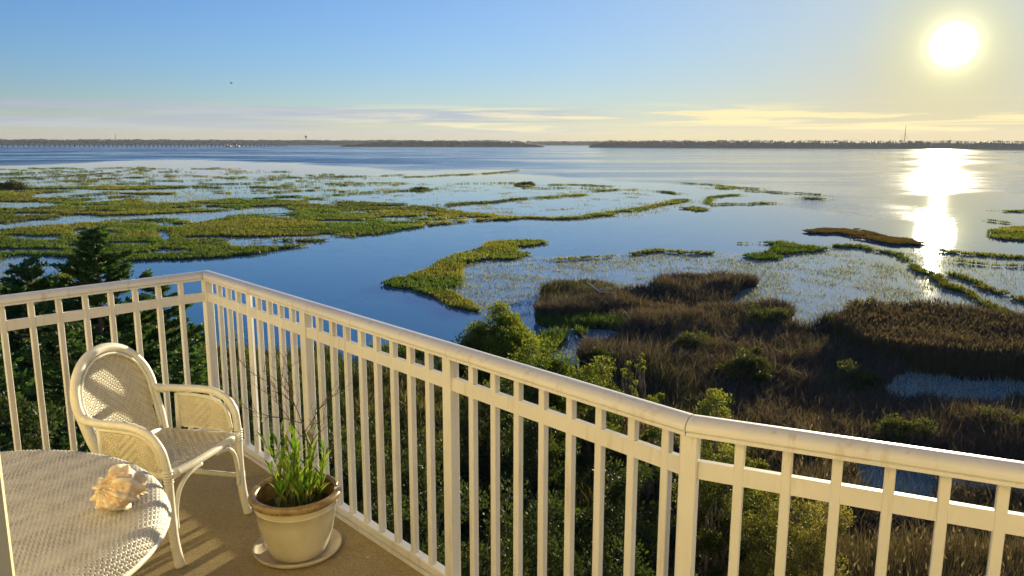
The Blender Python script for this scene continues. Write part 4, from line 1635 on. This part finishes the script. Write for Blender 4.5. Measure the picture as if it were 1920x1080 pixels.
    for k, t in enumerate([-4.634, -4.500, -4.367, -4.234, -4.101, -3.969, -3.837, -3.707, None, -3.430, -3.301, -3.174, -3.045, -2.918, -2.789, -2.661, -2.532, None,
                           -2.251, -2.122, -1.994, -1.865, -1.733, -1.602, -1.467, -1.337]):
        if t is None:
            add_post(N2 * C2 + D2 * (-3.567 if k < 10 else -2.391), a2)
        elif k == 3:
            baluster(N2 * C2 + D2 * (t + 0.012), a2 + 0.62, (0.0, 0.0), 'baluster twisted out of line')
        else:
            baluster(N2 * C2 + D2 * t, a2)
    t = -0.301
    for k in range(24):
        if k in (9, 18):
            add_post(N3 * C3 + D3 * (t + 0.005), a3)
            t += 0.14
            continue
        baluster(N3 * C3 + D3 * t, a3)
        t += 0.1295
    t = corner_at(0, 0).dot(D1) + 0.167
    for k in range(28):
        if k in (8, 17):
            add_post(N1 * C1 + D1 * (t + 0.005), a1)
            t += 0.14
            continue
        baluster(N1 * C1 + D1 * t, a1)
        t += 0.135
    return root


balcony()


def building():
    """the house behind: stucco wall with the doorway the picture is taken from"""
    wd = Vector((0.9075, -0.42, 0))
    wn = Vector((0.42, 0.9075, 0))
    p0 = Vector((-0.3565, 0.45, 0))
    root = empty('apartment_building', (p0.x, p0.y, Z0), math.atan2(wd.y, wd.x))
    tag(root, 'pale stucco building with the cream door jamb standing at the left edge of the view', 'building')
    g = Geo()
    g.box(-4.2, -0.10, 1.45 - DECK_Z / 2 - 0.1, 8.2, 0.16, 2.9 + DECK_Z + 0.2)
    g.box(6.2, -0.10, 1.45 - DECK_Z / 2 - 0.1, 9.6, 0.16, 2.9 + DECK_Z + 0.2)
    g.box(0.65, -0.10, -DECK_Z / 2 - 0.30, 1.5, 0.16, DECK_Z)
    g.box(0.65, -0.10, 2.60, 1.5, 0.16, 0.60)
    g.box(1.35, -6.2, 3.05, 19.3, 12.4, 0.3)
    g.box(-8.35, -6.2, 1.45 - DECK_Z / 2 - 0.1, 0.16, 12.0, 2.9 + DECK_Z + 0.2)
    g.box(11.05, -6.2, 1.45 - DECK_Z / 2 - 0.1, 0.16, 12.0, 2.9 + DECK_Z + 0.2)
    g.build('wall', M['wall'], root)
    j = Geo()
    j.box(-0.055, -0.06, 1.14, 0.11, 0.20, 2.28, 0.006)
    j.box(-0.020, 0.010, 1.14, 0.040, 0.075, 2.28, 0.004)
    j.build('door_jamb', M['jamb'], root)
    j = Geo()
    j.box(1.46, -0.06, 1.14, 0.11, 0.20, 2.28, 0.006)
    j.build('door_jamb', M['jamb'], root)
    Geo().box(0.70, -0.06, 2.33, 1.6, 0.2, 0.09).build('door_head', M['jamb'], root)
    Geo().box(0.70, -2.3, 0.0, 5.0, 4.3, 0.02).build('room_floor', M['board'], root)


building()


# ------------------------------------------------------------------ weaving
def weave(name, point, inside, s0, s1, t0, t1, pitch, mat, parent, pattern, width=0.74, amp=0.0020, thick=0.0012, gap_shade=None, pitch2=None):
    """interlaced flat canes over a surface: point(s,t)->(Vector, normal); every cane is a rounded ribbon riding over and under"""
    p2 = pitch2 or pitch
    V, F, C = [], [], []

    def ribbons(n_a, n_b, a0, b0, pa, pb, swap):
        for i in range(n_a):
            a = a0 + (i + 0.5) * pa
            run = []
            for j in range(2 * n_b + 1):
                b = b0 + j * pb / 2
                s, t = (a, b) if not swap else (b, a)
                if inside(s, t):
                    q = j / 2 - 0.5
                    jj = int(math.floor(q + 1e-6))
                    if j % 2 == 1:
                        up = pattern(i, jj) if not swap else not pattern(jj, i)
                        h = amp if up else -amp
                    else:
                        u1 = pattern(i, jj) if not swap else not pattern(jj, i)
                        u2 = pattern(i, jj + 1) if not swap else not pattern(jj + 1, i)
                        h = amp * 0.9 * ((1 if u1 else -1) + (1 if u2 else -1)) / 2
                    run.append((s, t, h))
                else:
                    if len(run) > 1:
                        emit(run, pa, swap)
                    run = []
            if len(run) > 1:
                emit(run, pa, swap)

    def emit(run, pa, swap):
        b = len(V)
        hw = pa * width / 2
        for s, t, h in run:
            for e, dz in ((-1, -thick), (0, thick * 0.6), (1, -thick)):
                ss, tt = (s + e * hw, t) if not swap else (s, t + e * hw)
                p, nn = point(ss, tt)
                V.append(p + nn * (h + dz))
        m = len(run)
        for k in range(m - 1):
            for e in range(2):
                F.append((b + 3 * k + e, b + 3 * k + e + 1, b + 3 * k + 3 + e + 1, b + 3 * k + 3 + e))
    n_s = int((s1 - s0) / pitch)
    n_t = int((t1 - t0) / p2)
    ribbons(n_s, n_t, s0, t0, pitch, p2, False)
    ribbons(n_t, n_s, t0, s0, p2, pitch, True)
    g = Geo()
    g.v, g.f = [tuple(v) for v in V], F
    o = g.build(name, mat, parent, True)
    o['kind'] = 'stuff'
    return o


def sheet(name, point, inside, s0, s1, t0, t1, step, mat, parent, drop):
    g = Geo()
    idx = {}
    ns, nt = int((s1 - s0) / step) + 1, int((t1 - t0) / step) + 1
    for i in range(ns):
        for j in range(nt):
            s, t = s0 + i * step, t0 + j * step
            if inside(s, t):
                p, nn = point(s, t)
                idx[i, j] = len(g.v)
                g.v.append(tuple(p - nn * drop))
    for (i, j), a in idx.items():
        if (i + 1, j) in idx and (i, j + 1) in idx and (i + 1, j + 1) in idx:
            g.f.append((a, idx[i + 1, j], idx[i + 1, j + 1], idx[i, j + 1]))
    return g.build(name, mat, parent, True)


def twill(i, j):
    k = i % 18
    k = k if k < 9 else 18 - k
    return ((j + k) % 4) < 2


# ------------------------------------------------------------------ wicker armchair
def chair():
    cx, cy = -1.425, 3.463
    R = Vector((0.245, 0.97, 0)).normalized()
    F_ = Vector((0.97, -0.245, 0)).normalized()
    root = empty('wicker_armchair', (cx - 0.24 * F_.x, cy - 0.24 * F_.y, Z0 + 0.001))
    tag(root, 'cream rattan armchair with a round woven back and wrapped joints', 'armchair')
    off = F_ * 0.24

    def P(u, w, z):
        return R * u + F_ * w + off + Vector((0, 0, z))
    rec, u0, w0 = 0.30, 0.025, -0.47

    def B(u, z):
        return P(u0 + u, w0 - (z - 0.62) * rec, z)
    # round back frame
    def hoop_line(aw, bh, zc, foot, zf):
        pts = [B(-foot, zf), B(-(foot + aw) / 2 - 0.004, (zf + zc) / 2 - 0.02)]
        for k_ in range(13):
            th = math.radians(192 - k_ * 17)
            pts.append(B(aw * math.cos(th), zc + bh * math.sin(th)))
        return pts + [B((foot + aw) / 2 + 0.008, (zf + zc) / 2 - 0.02), B(foot + 0.008, zf)]
    Geo().tube(curve_pts(hoop_line(0.241, 0.226, 0.655, 0.205, 0.40), 4), 0.0215, 14).build('back_frame', M['cane'], root, True)
    Geo().tube(curve_pts([c + F_ * 0.008 for c in hoop_line(0.214, 0.198, 0.655, 0.188, 0.44)], 4), 0.0065, 8).build('inner_cane', M['cane'], root, True)
    Geo().tube([B(-0.20, 0.425), B(0.21, 0.425)], 0.013, 10).build('back_crossbar', M['cane'], root, True)

    def wid(z):
        if z > 0.655:
            q = (z - 0.655) / 0.207
            return 0.222 * math.sqrt(max(0, 1 - q * q))
        return 0.222 - (0.655 - z) * 0.12

    nB = (F_ + Vector((0, 0, rec))).normalized()

    def back_point(s, t):
        bow = -0.028 * (1 - (s / 0.25) ** 2) * min(1, max(0, (t - 0.40) / 0.1))
        return B(s, t) + F_ * bow, nB
    ins = lambda s, t: 0.43 < t < 0.861 and abs(s) < wid(t)
    weave('back_weave', back_point, ins, -0.238, 0.238, 0.425, 0.889, 0.0105, M['weave'], root, twill)
    sheet('back_gap_shade', back_point, ins, -0.234, 0.234, 0.425, 0.867, 0.013, M['gap_shade'], root, 0.0045)  # added sheet, its dark colour is the shade in the back's gaps

    # seat
    def seat_point(s, t):
        z = 0.425 - 0.018 * math.sin(max(0, min(1, (t + 0.47) / 0.47)) * math.pi) * math.cos(s / 0.26 * math.pi / 2)
        return P(s, t, z), Vector((0, 0, 1))
    ins2 = lambda s, t: abs(s) < 0.245 and -0.455 < t < -0.004
    weave('seat_weave', seat_point, ins2, -0.25, 0.25, -0.462, 0.0, 0.0105, M['weave'], root, twill)
    sheet('seat_gap_shade', seat_point, ins2, -0.25, 0.25, -0.462, 0.0, 0.02, M['gap_shade'], root, 0.0045)  # added sheet under the seat canes, shade painted as dark colour
    Geo().tube(curve_pts([P(-0.262, 0.0, 0.42), P(-0.1, 0.018, 0.422), P(0.1, 0.018, 0.422), P(0.262, 0.0, 0.42)], 6), 0.0175, 12).build('front_rail', M['cane'], root, True)
    for s in (-1, 1):
        Geo().tube([P(s * 0.258, -0.01, 0.41), P(u0 + s * 0.21, w0, 0.41)], 0.014, 10).build('side_rail', M['cane'], root, True)
    for s in (-1, 1):
        ue = u0 + s * 0.236
        # arm sweeping forward and down into the front leg
        arm = curve_pts([P(ue, w0 - 0.004, 0.622), P(s * 0.262, w0 + 0.12, 0.630), P(s * 0.272, -0.17, 0.632), P(s * 0.274, -0.075, 0.606), P(s * 0.272, -0.022, 0.545),
                         P(s * 0.266, -0.004, 0.47), P(s * 0.262, 0.0, 0.40)], 8)
        Geo().tube(arm, 0.0185, 14).build('arm', M['cane'], root, True)
        inner = curve_pts([P(s * 0.262, -0.335, 0.602), P(s * 0.262, -0.18, 0.600), P(s * 0.262, -0.10, 0.578), P(s * 0.262, -0.055, 0.53), P(s * 0.260, -0.035, 0.445)], 6)
        Geo().tube(inner, 0.0095, 8).build('arm_brace', M['cane'], root, True)
        Geo().tube([P(s * 0.262, -0.335, 0.605), P(s * 0.258, -0.335, 0.42)], 0.0125, 10).build('arm_support', M['cane'], root, True)
        leg = curve_pts([P(s * 0.262, 0.0, 0.402), P(s * 0.262, 0.0, 0.25), P(s * 0.263, 0.006, 0.12), P(s * 0.266, 0.028, 0.0)], 7)
        Geo().tube(leg, [0.0185 + 0.003 * (q / len(leg)) for q in range(len(leg))], 14).build('leg', M['cane'], root, True)
        rl = curve_pts([B(u0 * 0 + s * 0.212, 0.41), P(u0 + s * 0.212, w0 + 0.02, 0.25), P(u0 + s * 0.215, w0 - 0.01, 0.1), P(u0 + s * 0.22, w0 - 0.05, 0.0)], 7)
        Geo().tube(rl, 0.0185, 12).build('leg', M['cane'], root, True)
        Geo().tube([P(s * 0.262, 0.0, 0.20), P(u0 + s * 0.213, w0 + 0.005, 0.20)], 0.0125, 10).build('stretcher', M['cane'], root, True)
        br = curve_pts([P(s * 0.236, 0.004, 0.165), P(s * 0.234, 0.004, 0.25), P(s * 0.208, 0.008, 0.335), P(s * 0.15, 0.014, 0.385), P(s * 0.06, 0.018, 0.399)], 7)
        Geo().tube(br, 0.0105, 10).build('corner_brace', M['cane'], root, True)

        # woven side panel under the arm
        def side_point(a, b, s=s):
            return P(s * 0.262, a, b), (R * -s)
        def ins3(a, b):
            if not (-0.33 < a < -0.02 and 0.43 < b < 0.60):
                return False
            if a > -0.16:
                return b < 0.60 - 0.15 * ((a + 0.16) / 0.13) ** 2.2
            return True
        weave('side_weave', side_point, ins3, -0.333, -0.02, 0.428, 0.602, 0.0098, M['weave'], root, twill, width=0.9)

        # cane wrappings at the joints
        def wrap(p, q, r, n=5):
            p, q = Vector(p), Vector(q)
            g = Geo()
            d = (q - p)
            for i in range(n):
                c = p + d * (i + 0.5) / n
                prof_r = [r, r + 0.003, r]
                h = d.length / n * 0.46
                dn = d.normalized()
                g.tube([c - dn * h, c, c + dn * h], prof_r, 14)
            g.build('cane_wrapping', M['cane'], root, True)
        wrap(P(s * 0.262, 0, 0.385), P(s * 0.264, 0, 0.448), 0.0195)
        wrap(P(s * 0.240, 0.006, 0.42), P(s * 0.212, 0.010, 0.421), 0.0190, 4)
        wrap(P(s * 0.262, 0, 0.185), P(s * 0.262, 0, 0.222), 0.0195, 4)
        wrap(P(ue + s * 0.004, w0 + 0.015, 0.6225), P(s * 0.250, w0 + 0.075, 0.627), 0.0195, 5)
    return root


chair()


# ------------------------------------------------------------------ wicker table
def table():
    cx, cy = -1.777, 2.187
    root = empty('wicker_table', (cx, cy, Z0 + 0.001))
    tag(root, 'round ivory woven table with a rolled edge, beside the armchair', 'table')
    r0, rr, zt = 0.622, 0.062, 0.697

    def pt(s, t):
        r = math.hypot(s, t)
        if r < 1e-6:
            return Vector((0, 0, zt)), Vector((0, 0, 1))
        ux, uy = s / r, t / r
        if r <= r0:
            return Vector((s, t, zt)), Vector((0, 0, 1))
        ph = min((r - r0) / rr, 1.75)
        R_ = r0 + rr * math.sin(ph)
        return Vector((ux * R_, uy * R_, zt - rr * (1 - math.cos(ph)))), Vector((ux * math.sin(ph), uy * math.sin(ph), math.cos(ph)))
    an = math.radians(24)
    ca, sa = math.cos(an), math.sin(an)

    def ptr(s, t):
        return pt(s * ca - t * sa, s * sa + t * ca)
    lim = r0 + rr * 1.7
    ins = lambda s, t: math.hypot(s, t) < lim
    weave('woven_top', ptr, ins, -lim, lim, -lim, lim, 0.0132, M['tweave'], root, lambda i, j: (i + j) % 2 == 0, 0.80, 0.0020, 0.0030)
    sheet('top_gap_shade', ptr, ins, -lim, lim, -lim, lim, 0.022, M['gap_shade'], root, 0.0065)  # added dark sheet below the strands, stands in for shade between them
    ring = [(math.cos(a) * (r0 + rr * 0.96), math.sin(a) * (r0 + rr * 0.96), zt - rr * 1.16) for a in np.linspace(0, 2 * math.pi, 72, endpoint=False)]
    Geo().tube(ring, 0.011, 8, True).build('rim_cane', M['cane'], root, True)
    for k in range(4):
        a = k * math.pi / 2 + 0.95
        c_, s_ = math.cos(a), math.sin(a)
        Geo().tube(curve_pts([(c_ * 0.50, s_ * 0.50, zt - 0.02), (c_ * 0.30, s_ * 0.30, 0.45), (c_ * 0.26, s_ * 0.26, 0.22), (c_ * 0.40, s_ * 0.40, 0.0)], 8), 0.02, 12).build('leg', M['cane'], root, True)
    ring = [(math.cos(a) * 0.27, math.sin(a) * 0.27, 0.27) for a in np.linspace(0, 2 * math.pi, 40, endpoint=False)]
    Geo().tube(ring, 0.012, 8, True).build('stretcher_ring', M['cane'], root, True)


table()


# ------------------------------------------------------------------ big ruffled sea shell
def shell():
    m, w = material('sea_shell')
    g = w.node('ShaderNodeNewGeometry')
    at = w.node('ShaderNodeAttribute', attribute_name='tint')
    n = w.noise(g.outputs['Position'], 70, 4, 0.6)
    col = w.mix(w.smooth(n, 0.35, 0.7, 0, 0.6), at.outputs['Color'], (0.80, 0.70, 0.52))
    b = w.node('ShaderNodeBsdfPrincipled')
    w.put(b.inputs['Base Color'], col)
    b.inputs['Roughness'].default_value = 0.55
    finish(w, b, w.noise(g.outputs['Position'], 260, 4, 0.6), 0.5, 0.003)
    cx, cy = -1.248, 2.345
    turns, nu, nv = 4.6, 520, 36
    U = np.linspace(0, 1, nu)
    V_, T_ = [], []
    kk = math.log(15.0)
    for u in U:
        th = u * turns * 2 * math.pi
        grow = math.exp(kk * (u - 1))
        Rr = 0.050 * grow
        tr = 0.046 * grow
        zc = -0.075 * (grow ** 0.85)
        for v in range(nv):
            ph = 2 * math.pi * v / nv
            # frilled shoulder: rows of blunt spines and fine ribs running on
            sp = max(0.0, math.cos(th * 8.5)) ** 1.4
            shoulder = math.exp(-((ph - 0.75) / 0.42) ** 2)
            shoulder2 = math.exp(-((ph - 5.6) / 0.35) ** 2)
            rib = 0.05 * math.sin(ph * 11) * (0.4 + 0.6 * math.cos(th * 11) ** 2)
            lip = max(0, (u - 0.93) / 0.07)
            rad = tr * (1 + 0.42 * sp * shoulder + 0.40 * sp * shoulder2 + 0.28 * sp * math.exp(-((ph - 1.9) / 0.3) ** 2) + rib * 2.0 + 0.10 * max(0, math.cos(th * 8.5)) + 0.10 * math.sin(th * 31 + 3 * math.sin(ph * 5)) * math.sin(ph * 9) + 0.35 * lip * (0.6 + 0.4 * math.sin(ph * 7)))
            rad *= 1 + 0.16 * (_PERM[int(th * 9) % 256, int(ph * 5) % 256] - 0.5) * (1 - 0.3 * sp)
            rho = Rr + rad * math.cos(ph)
            zz = zc + rad * math.sin(ph) * 1.25
            if math.sin(ph) < 0:
                zz += rad * math.sin(ph) * 0.9 * (grow ** 0.5)      # canal drawn out
                rho *= 1 - 0.45 * (-math.sin(ph)) ** 1.5
            V_.append((rho * math.cos(th), rho * math.sin(th), zz))
            c = np.array((0.66, 0.40, 0.17)) * (0.70 * (1 - sp)) + np.array((0.80, 0.72, 0.55)) * (0.30 + 0.70 * sp)
            hue = 0.5 + 0.5 * math.sin(ph * 2 + th * 0.7)
            T_.append(c * (0.85 + 0.2 * hue) * np.array((1, 0.93 + 0.07 * hue, 0.88 + 0.12 * hue)))
    V_ = np.array(V_)
    rng = np.random.default_rng(5)
    V_ += rng.normal(0, 0.0009, V_.shape)
    i = np.arange(nu - 1)[:, None]
    j = np.arange(nv)[None, :]
    F = np.stack([i * nv + j, i * nv + (j + 1) % nv, (i + 1) * nv + (j + 1) % nv, (i + 1) * nv + j], -1).reshape(-1, 4)
    # lay it down: spire towards the near left, canal to the right
    axis = Vector((-0.40, -0.74, 0.55)).normalized()
    q = Vector((0, 0, 1)).rotation_difference(axis)
    Rm = np.array((q.to_matrix() @ Matrix.Rotation(math.radians(200), 3, 'Z')))
    V_ = V_ @ Rm.T
    V_ *= 0.77
    V_ -= np.array([*(V_[:, :2].max(0) + V_[:, :2].min(0)) / 2, V_[:, 2].min() + 0.004])
    o = mesh_np('sea_shell', V_, F[:, ::-1], np.full(len(F), 4), m, True, np.array(T_))
    o.location = (cx, cy, Z0 + 0.70)
    tag(o, 'ruffled orange and cream spiral sea shell lying on the woven table', 'shell')


shell()


# ------------------------------------------------------------------ flower pot
PX, PY = -0.975, 3.325


def pot():
    sr = empty('plant_saucer', (PX - 0.01, PY + 0.03, Z0 + 0.001))
    Geo().lathe([(0, 0), (0.165, 0), (0.192, 0.010), (0.200, 0.026), (0.196, 0.030), (0.186, 0.022), (0.168, 0.012), (0, 0.011)], 64).build('dish', M['clay'], sr, True)
    tag(sr, 'shallow pale clay saucer under the flower pot', 'saucer')
    root = empty('flower_pot', (PX, PY, Z0 + 0.0135))
    tag(root, 'cream glazed flower pot with a torn brown rolled lip', 'flower pot')
    prof = [(0, 0.0), (0.118, 0.0), (0.124, 0.004), (0.142, 0.05), (0.160, 0.11), (0.170, 0.17), (0.176, 0.222), (0.181, 0.226), (0.178, 0.231), (0.181, 0.240), (0.178, 0.245),
            (0.183, 0.262), (0.184, 0.272), (0.172, 0.276), (0.168, 0.262), (0.164, 0.22), (0.158, 0.17)]
    Geo().lathe(prof, 72).build('body', M['glaze'], root, True, auto=50)
    # inner glaze
    Geo().lathe([(0.1715, 0.278), (0.1675, 0.262), (0.1635, 0.22), (0.1575, 0.17)], 72).build('inner_wall', M['lip'], root, True)
    # rolled lip in two overlapping lengths
    def arc(a0, a1, r, z, thick, tip0, tip1, n=60):
        pts, rad = [], []
        for i in range(n + 1):
            t = i / n
            a = math.radians(a0 + (a1 - a0) * t)
            e0 = max(0, 1 - t / 0.10)
            e1 = max(0, 1 - (1 - t) / 0.10)
            rr_ = r + tip0[0] * e0 ** 2 + tip1[0] * e1 ** 2
            zz = z + tip0[1] * e0 ** 2 + tip1[1] * e1 ** 2
            pts.append((rr_ * math.cos(a), rr_ * math.sin(a), zz))
            rad.append(thick * (1 - 0.72 * max(e0, e1) ** 1.6) * (1 + 0.05 * math.sin(a * 5)))
        return pts, rad
    p, r_ = arc(150, 378, 0.186, 0.278, 0.019, (-0.006, 0.018), (0.012, 0.000))
    Geo().tube(p, r_, 12, flat=1.0).build('lip', M['lip'], root, True)
    p, r_ = arc(14, 166, 0.180, 0.289, 0.0145, (-0.004, 0.004), (0.004, -0.006))
    Geo().tube(p, r_, 12).build('lip', M['lip'], root, True)
    rng = random.Random(4)
    soil = Geo()
    soil.lathe([(0, 0.222), (0.05, 0.226), (0.11, 0.220), (0.150, 0.214), (0.1635, 0.212)], 48, wob=lambda r, z, a: (r, z + 0.006 * math.sin(a * 5 + r * 60) * (r > 0) + rng.uniform(-.003, .003)))
    soil.build('soil', M['soil'], root, True)


pot()


def potted_plant():
    rng = random.Random(12)
    root = empty('leafy_plant', (PX, PY, Z0 + 0.0135 + 0.22))
    tag(root, 'fresh green plant of upright narrow leaves growing in the flower pot', 'plant')
    protos = []
    for v in range(7):
        g = []
        V, Fc, Tn = [], [], []
        H = [0.34, 0.30, 0.24, 0.15, 0.10, 0.37, 0.27][v]
        bend = rng.uniform(-0.05, 0.05)
        stem = [Vector((bend * (t ** 2), 0.03 * math.sin(t * 3 + v) * t, H * t)) for t in [i / 8 for i in range(9)]]
        sg = Geo().tube(stem, [0.0028 - 0.0016 * i / 8 for i in range(9)], 5)
        V += [Vector(p) for p in sg.v]
        Fc += sg.f
        Tn += [(0.10, 0.15, 0.03)] * len(sg.v)
        nl = int(4 + H * 26)
        for q in range(nl):
            t = 0.18 + 0.80 * (q + rng.random() * 0.6) / nl
            j = min(int(t * 8), 7)
            p = stem[j].lerp(stem[j + 1], t * 8 - j)
            a = q * 2.4 + rng.uniform(-.4, .4)
            out = Vector((math.cos(a), math.sin(a), 0))
            L = (0.055 + 0.045 * rng.random()) * (1.15 - 0.3 * t)
            W = L * rng.uniform(0.13, 0.20)
            rise = rng.uniform(1.6, 4.2)
            side = Vector((0, 0, 1)).cross(out).normalized()
            dr = (out * 1.0 + Vector((0, 0, rise))).normalized()
            cup = side.cross(dr)
            b = len(V)
            ks = [(0, 0.10), (0.25, 0.8), (0.5, 1.0), (0.78, 0.62), (1.0, 0.02)]
            for kt, kw in ks:
                c = p + dr * L * kt + out * (0.10 * L * kt * kt) - Vector((0, 0, 0.16 * L * kt * kt))
                V.append(c - side * W / 2 * kw - cup * W * 0.22 * kw)
                V.append(c)
                V.append(c + side * W / 2 * kw - cup * W * 0.22 * kw)
            tone = rng.uniform(0.75, 1.2)
            pick = rng.random()
            base = (0.11 * tone, 0.24 * tone, 0.03) if pick < 0.62 else (0.26 * tone, 0.36 * tone, 0.06) if pick < 0.92 else (0.34 * tone, 0.24 * tone, 0.10)
            Tn += [base] * 15
            for k_ in range(4):
                for e in range(2):
                    Fc.append((b + 3 * k_ + e, b + 3 * k_ + e + 1, b + 3 * k_ + e + 4, b + 3 * k_ + e + 3))
        flat, cnt = [], []
        for f in Fc:
            flat += list(f)
            cnt.append(len(f))
        o = mesh_np('shoot', [tuple(p) for p in V], flat, cnt, M['leaf'], True, np.array(Tn), parent=root)
        protos.append(o)
    spots = []
    for i in range(32):
        a = rng.uniform(0, 2 * math.pi)
        r = 0.10 * rng.random() ** 0.7
        spots.append((r * math.cos(a), r * math.sin(a)))
    for i, (x, y) in enumerate(spots):
        inner = math.hypot(x + 0.01, y) < 0.075
        v = rng.choice([0, 1, 5, 6, 2, 0]) if inner else rng.choice([2, 3, 4, 3, 6, 1])
        o = protos[v]
        if i < 7:
            o = protos[i]
        else:
            src = protos[v]
            o = src.copy()
            COL.objects.link(o)
            o.parent = root
        if i >= 7 and not inner:
            x, y = x * 1.12, y * 1.12
        o.location = (x, y, -0.004)
        o.rotation_euler = (rng.uniform(-.09, .09), rng.uniform(-.09, .09), rng.uniform(0, 6.28))
        s = rng.uniform(0.85, 1.12)
        o.scale = (s, s, s)


potted_plant()


def twig_plant():
    rng = random.Random(9)
    root = empty('bare_twig', (PX + 0.055, PY + 0.02, Z0 + 0.0135 + 0.215))
    tag(root, 'dry leafless dark branching twig standing in the flower pot', 'plant')
    main = curve_pts([(0, 0, 0), (0.01, 0.0, 0.16), (0.0, 0.01, 0.30), (-0.03, 0.01, 0.42), (-0.07, 0.02, 0.52)], 6)
    Geo().tube(main, [0.0034 - 0.0018 * i / len(main) for i in range(len(main))], 6).build('stem', M['twig'], root, True)

    def sub(p, d, L, r, depth, g):
        pts = [p]
        dd = d.normalized()
        n = 6
        for i in range(n):
            dd = (dd + Vector((rng.gauss(0, .16), rng.gauss(0, .16), rng.gauss(0, .12) + 0.03))).normalized()
            pts.append(pts[-1] + dd * L / n)
        g.tube(pts, [r * (1 - 0.7 * i / n) for i in range(n + 1)], 5)
        if depth:
            for i in range(1, n + 1):
                if rng.random() < 0.85:
                    side = Vector((rng.gauss(0, 1), rng.gauss(0, 1), rng.gauss(0.35, .6))).normalized()
                    sub(pts[i], dd * 0.9 + side * 0.75, L * rng.uniform(0.28, 0.5), r * 0.62, depth - 1, g)
    for (i, d, L) in [(12, (-1, 0.1, 0.75), 0.27), (14, (1, 0.2, 1.1), 0.24), (16, (-1, -0.2, 0.35), 0.30), (18, (-0.6, 0.3, 1.2), 0.22), (20, (-1, 0.1, 0.9), 0.26), (10, (0.9, -0.1, 1.2), 0.18),
                      (22, (-0.5, 0.3, 1.3), 0.18), (13, (0.7, 0.6, 1.0), 0.24), (24, (-0.8, 0.0, 0.8), 0.16)]:
        g = Geo()
        sub(main[min(i, len(main) - 1)], Vector(d), L, 0.0019, 2, g)
        g.build('branch', M['twig'], root, True)


twig_plant()


def petals():
    """pale dry petals fallen on the deck"""
    m = simple('dry_petal', (0.5, 0.42, 0.3), (0.7, 0.6, 0.45), 0.7, 40, 0)
    for i, (px, py, lab) in enumerate([(690, 1047, 'pale fallen petal on the deck right of the saucer'), (692, 1007, 'tiny pale fleck on the deck beside the base of the railing')]):
        x, y = look_at_ground(px, py, 1.85)
        g = Geo()
        g.add([(-0.009, 0, 0), (0, -0.005, 0.002), (0.010, 0.001, 0.001), (0.001, 0.006, 0.003)], [(0, 1, 2, 3)])
        g.add([(-0.006, 0.009, 0), (0.002, 0.006, 0.003), (0.009, 0.011, 0.001), (0.0, 0.014, 0.002)], [(0, 1, 2, 3)])
        o = g.build('fallen_petal', m)
        o.location = (x, y, Z0 + 0.002)
        tag(o, lab, 'petal')


petals()


def litter():
    """sand grit and crumbs of leaf blown over the deck"""
    rng = np.random.default_rng(8)
    n = 700
    x = rng.uniform(-2.3, 0.9, n)
    y = rng.uniform(1.6, 4.6, n)
    lim2 = x * N2.x + y * N2.y
    lim3 = x * N3.x + y * N3.y
    lim1 = x * N1.x + y * N1.y
    # more of it gathers along the foot of the railing
    keep = (lim2 < C2 - 0.05) & (lim3 < C3 - 0.05) & (lim1 < C1 - 0.05) & ((rng.random(n) < 0.35) | (lim2 > C2 - 0.35))
    x, y = x[keep], y[keep]
    m = len(x)
    s = rng.uniform(0.0015, 0.0055, m)
    a = rng.uniform(0, 6.28, m)
    V = np.zeros((m, 3, 3))
    for k in range(3):
        V[:, k, 0] = x + np.cos(a + k * 2.1) * s * rng.uniform(0.5, 1.3, m)
        V[:, k, 1] = y + np.sin(a + k * 2.1) * s
        V[:, k, 2] = Z0 + 0.0015 + rng.uniform(0, 0.002, m)
    dark = rng.random(m) < 0.6
    c = np.where(dark[:, None], np.array([[0.05, 0.035, 0.02]]), np.array([[0.5, 0.42, 0.28]])) * rng.uniform(0.7, 1.3, (m, 1))
    tag(mesh_np('deck_grit', V.reshape(-1, 3), np.arange(m * 3), np.full(m, 3), M['reed'], False, np.repeat(c, 3, 0)), kind='stuff')


litter()
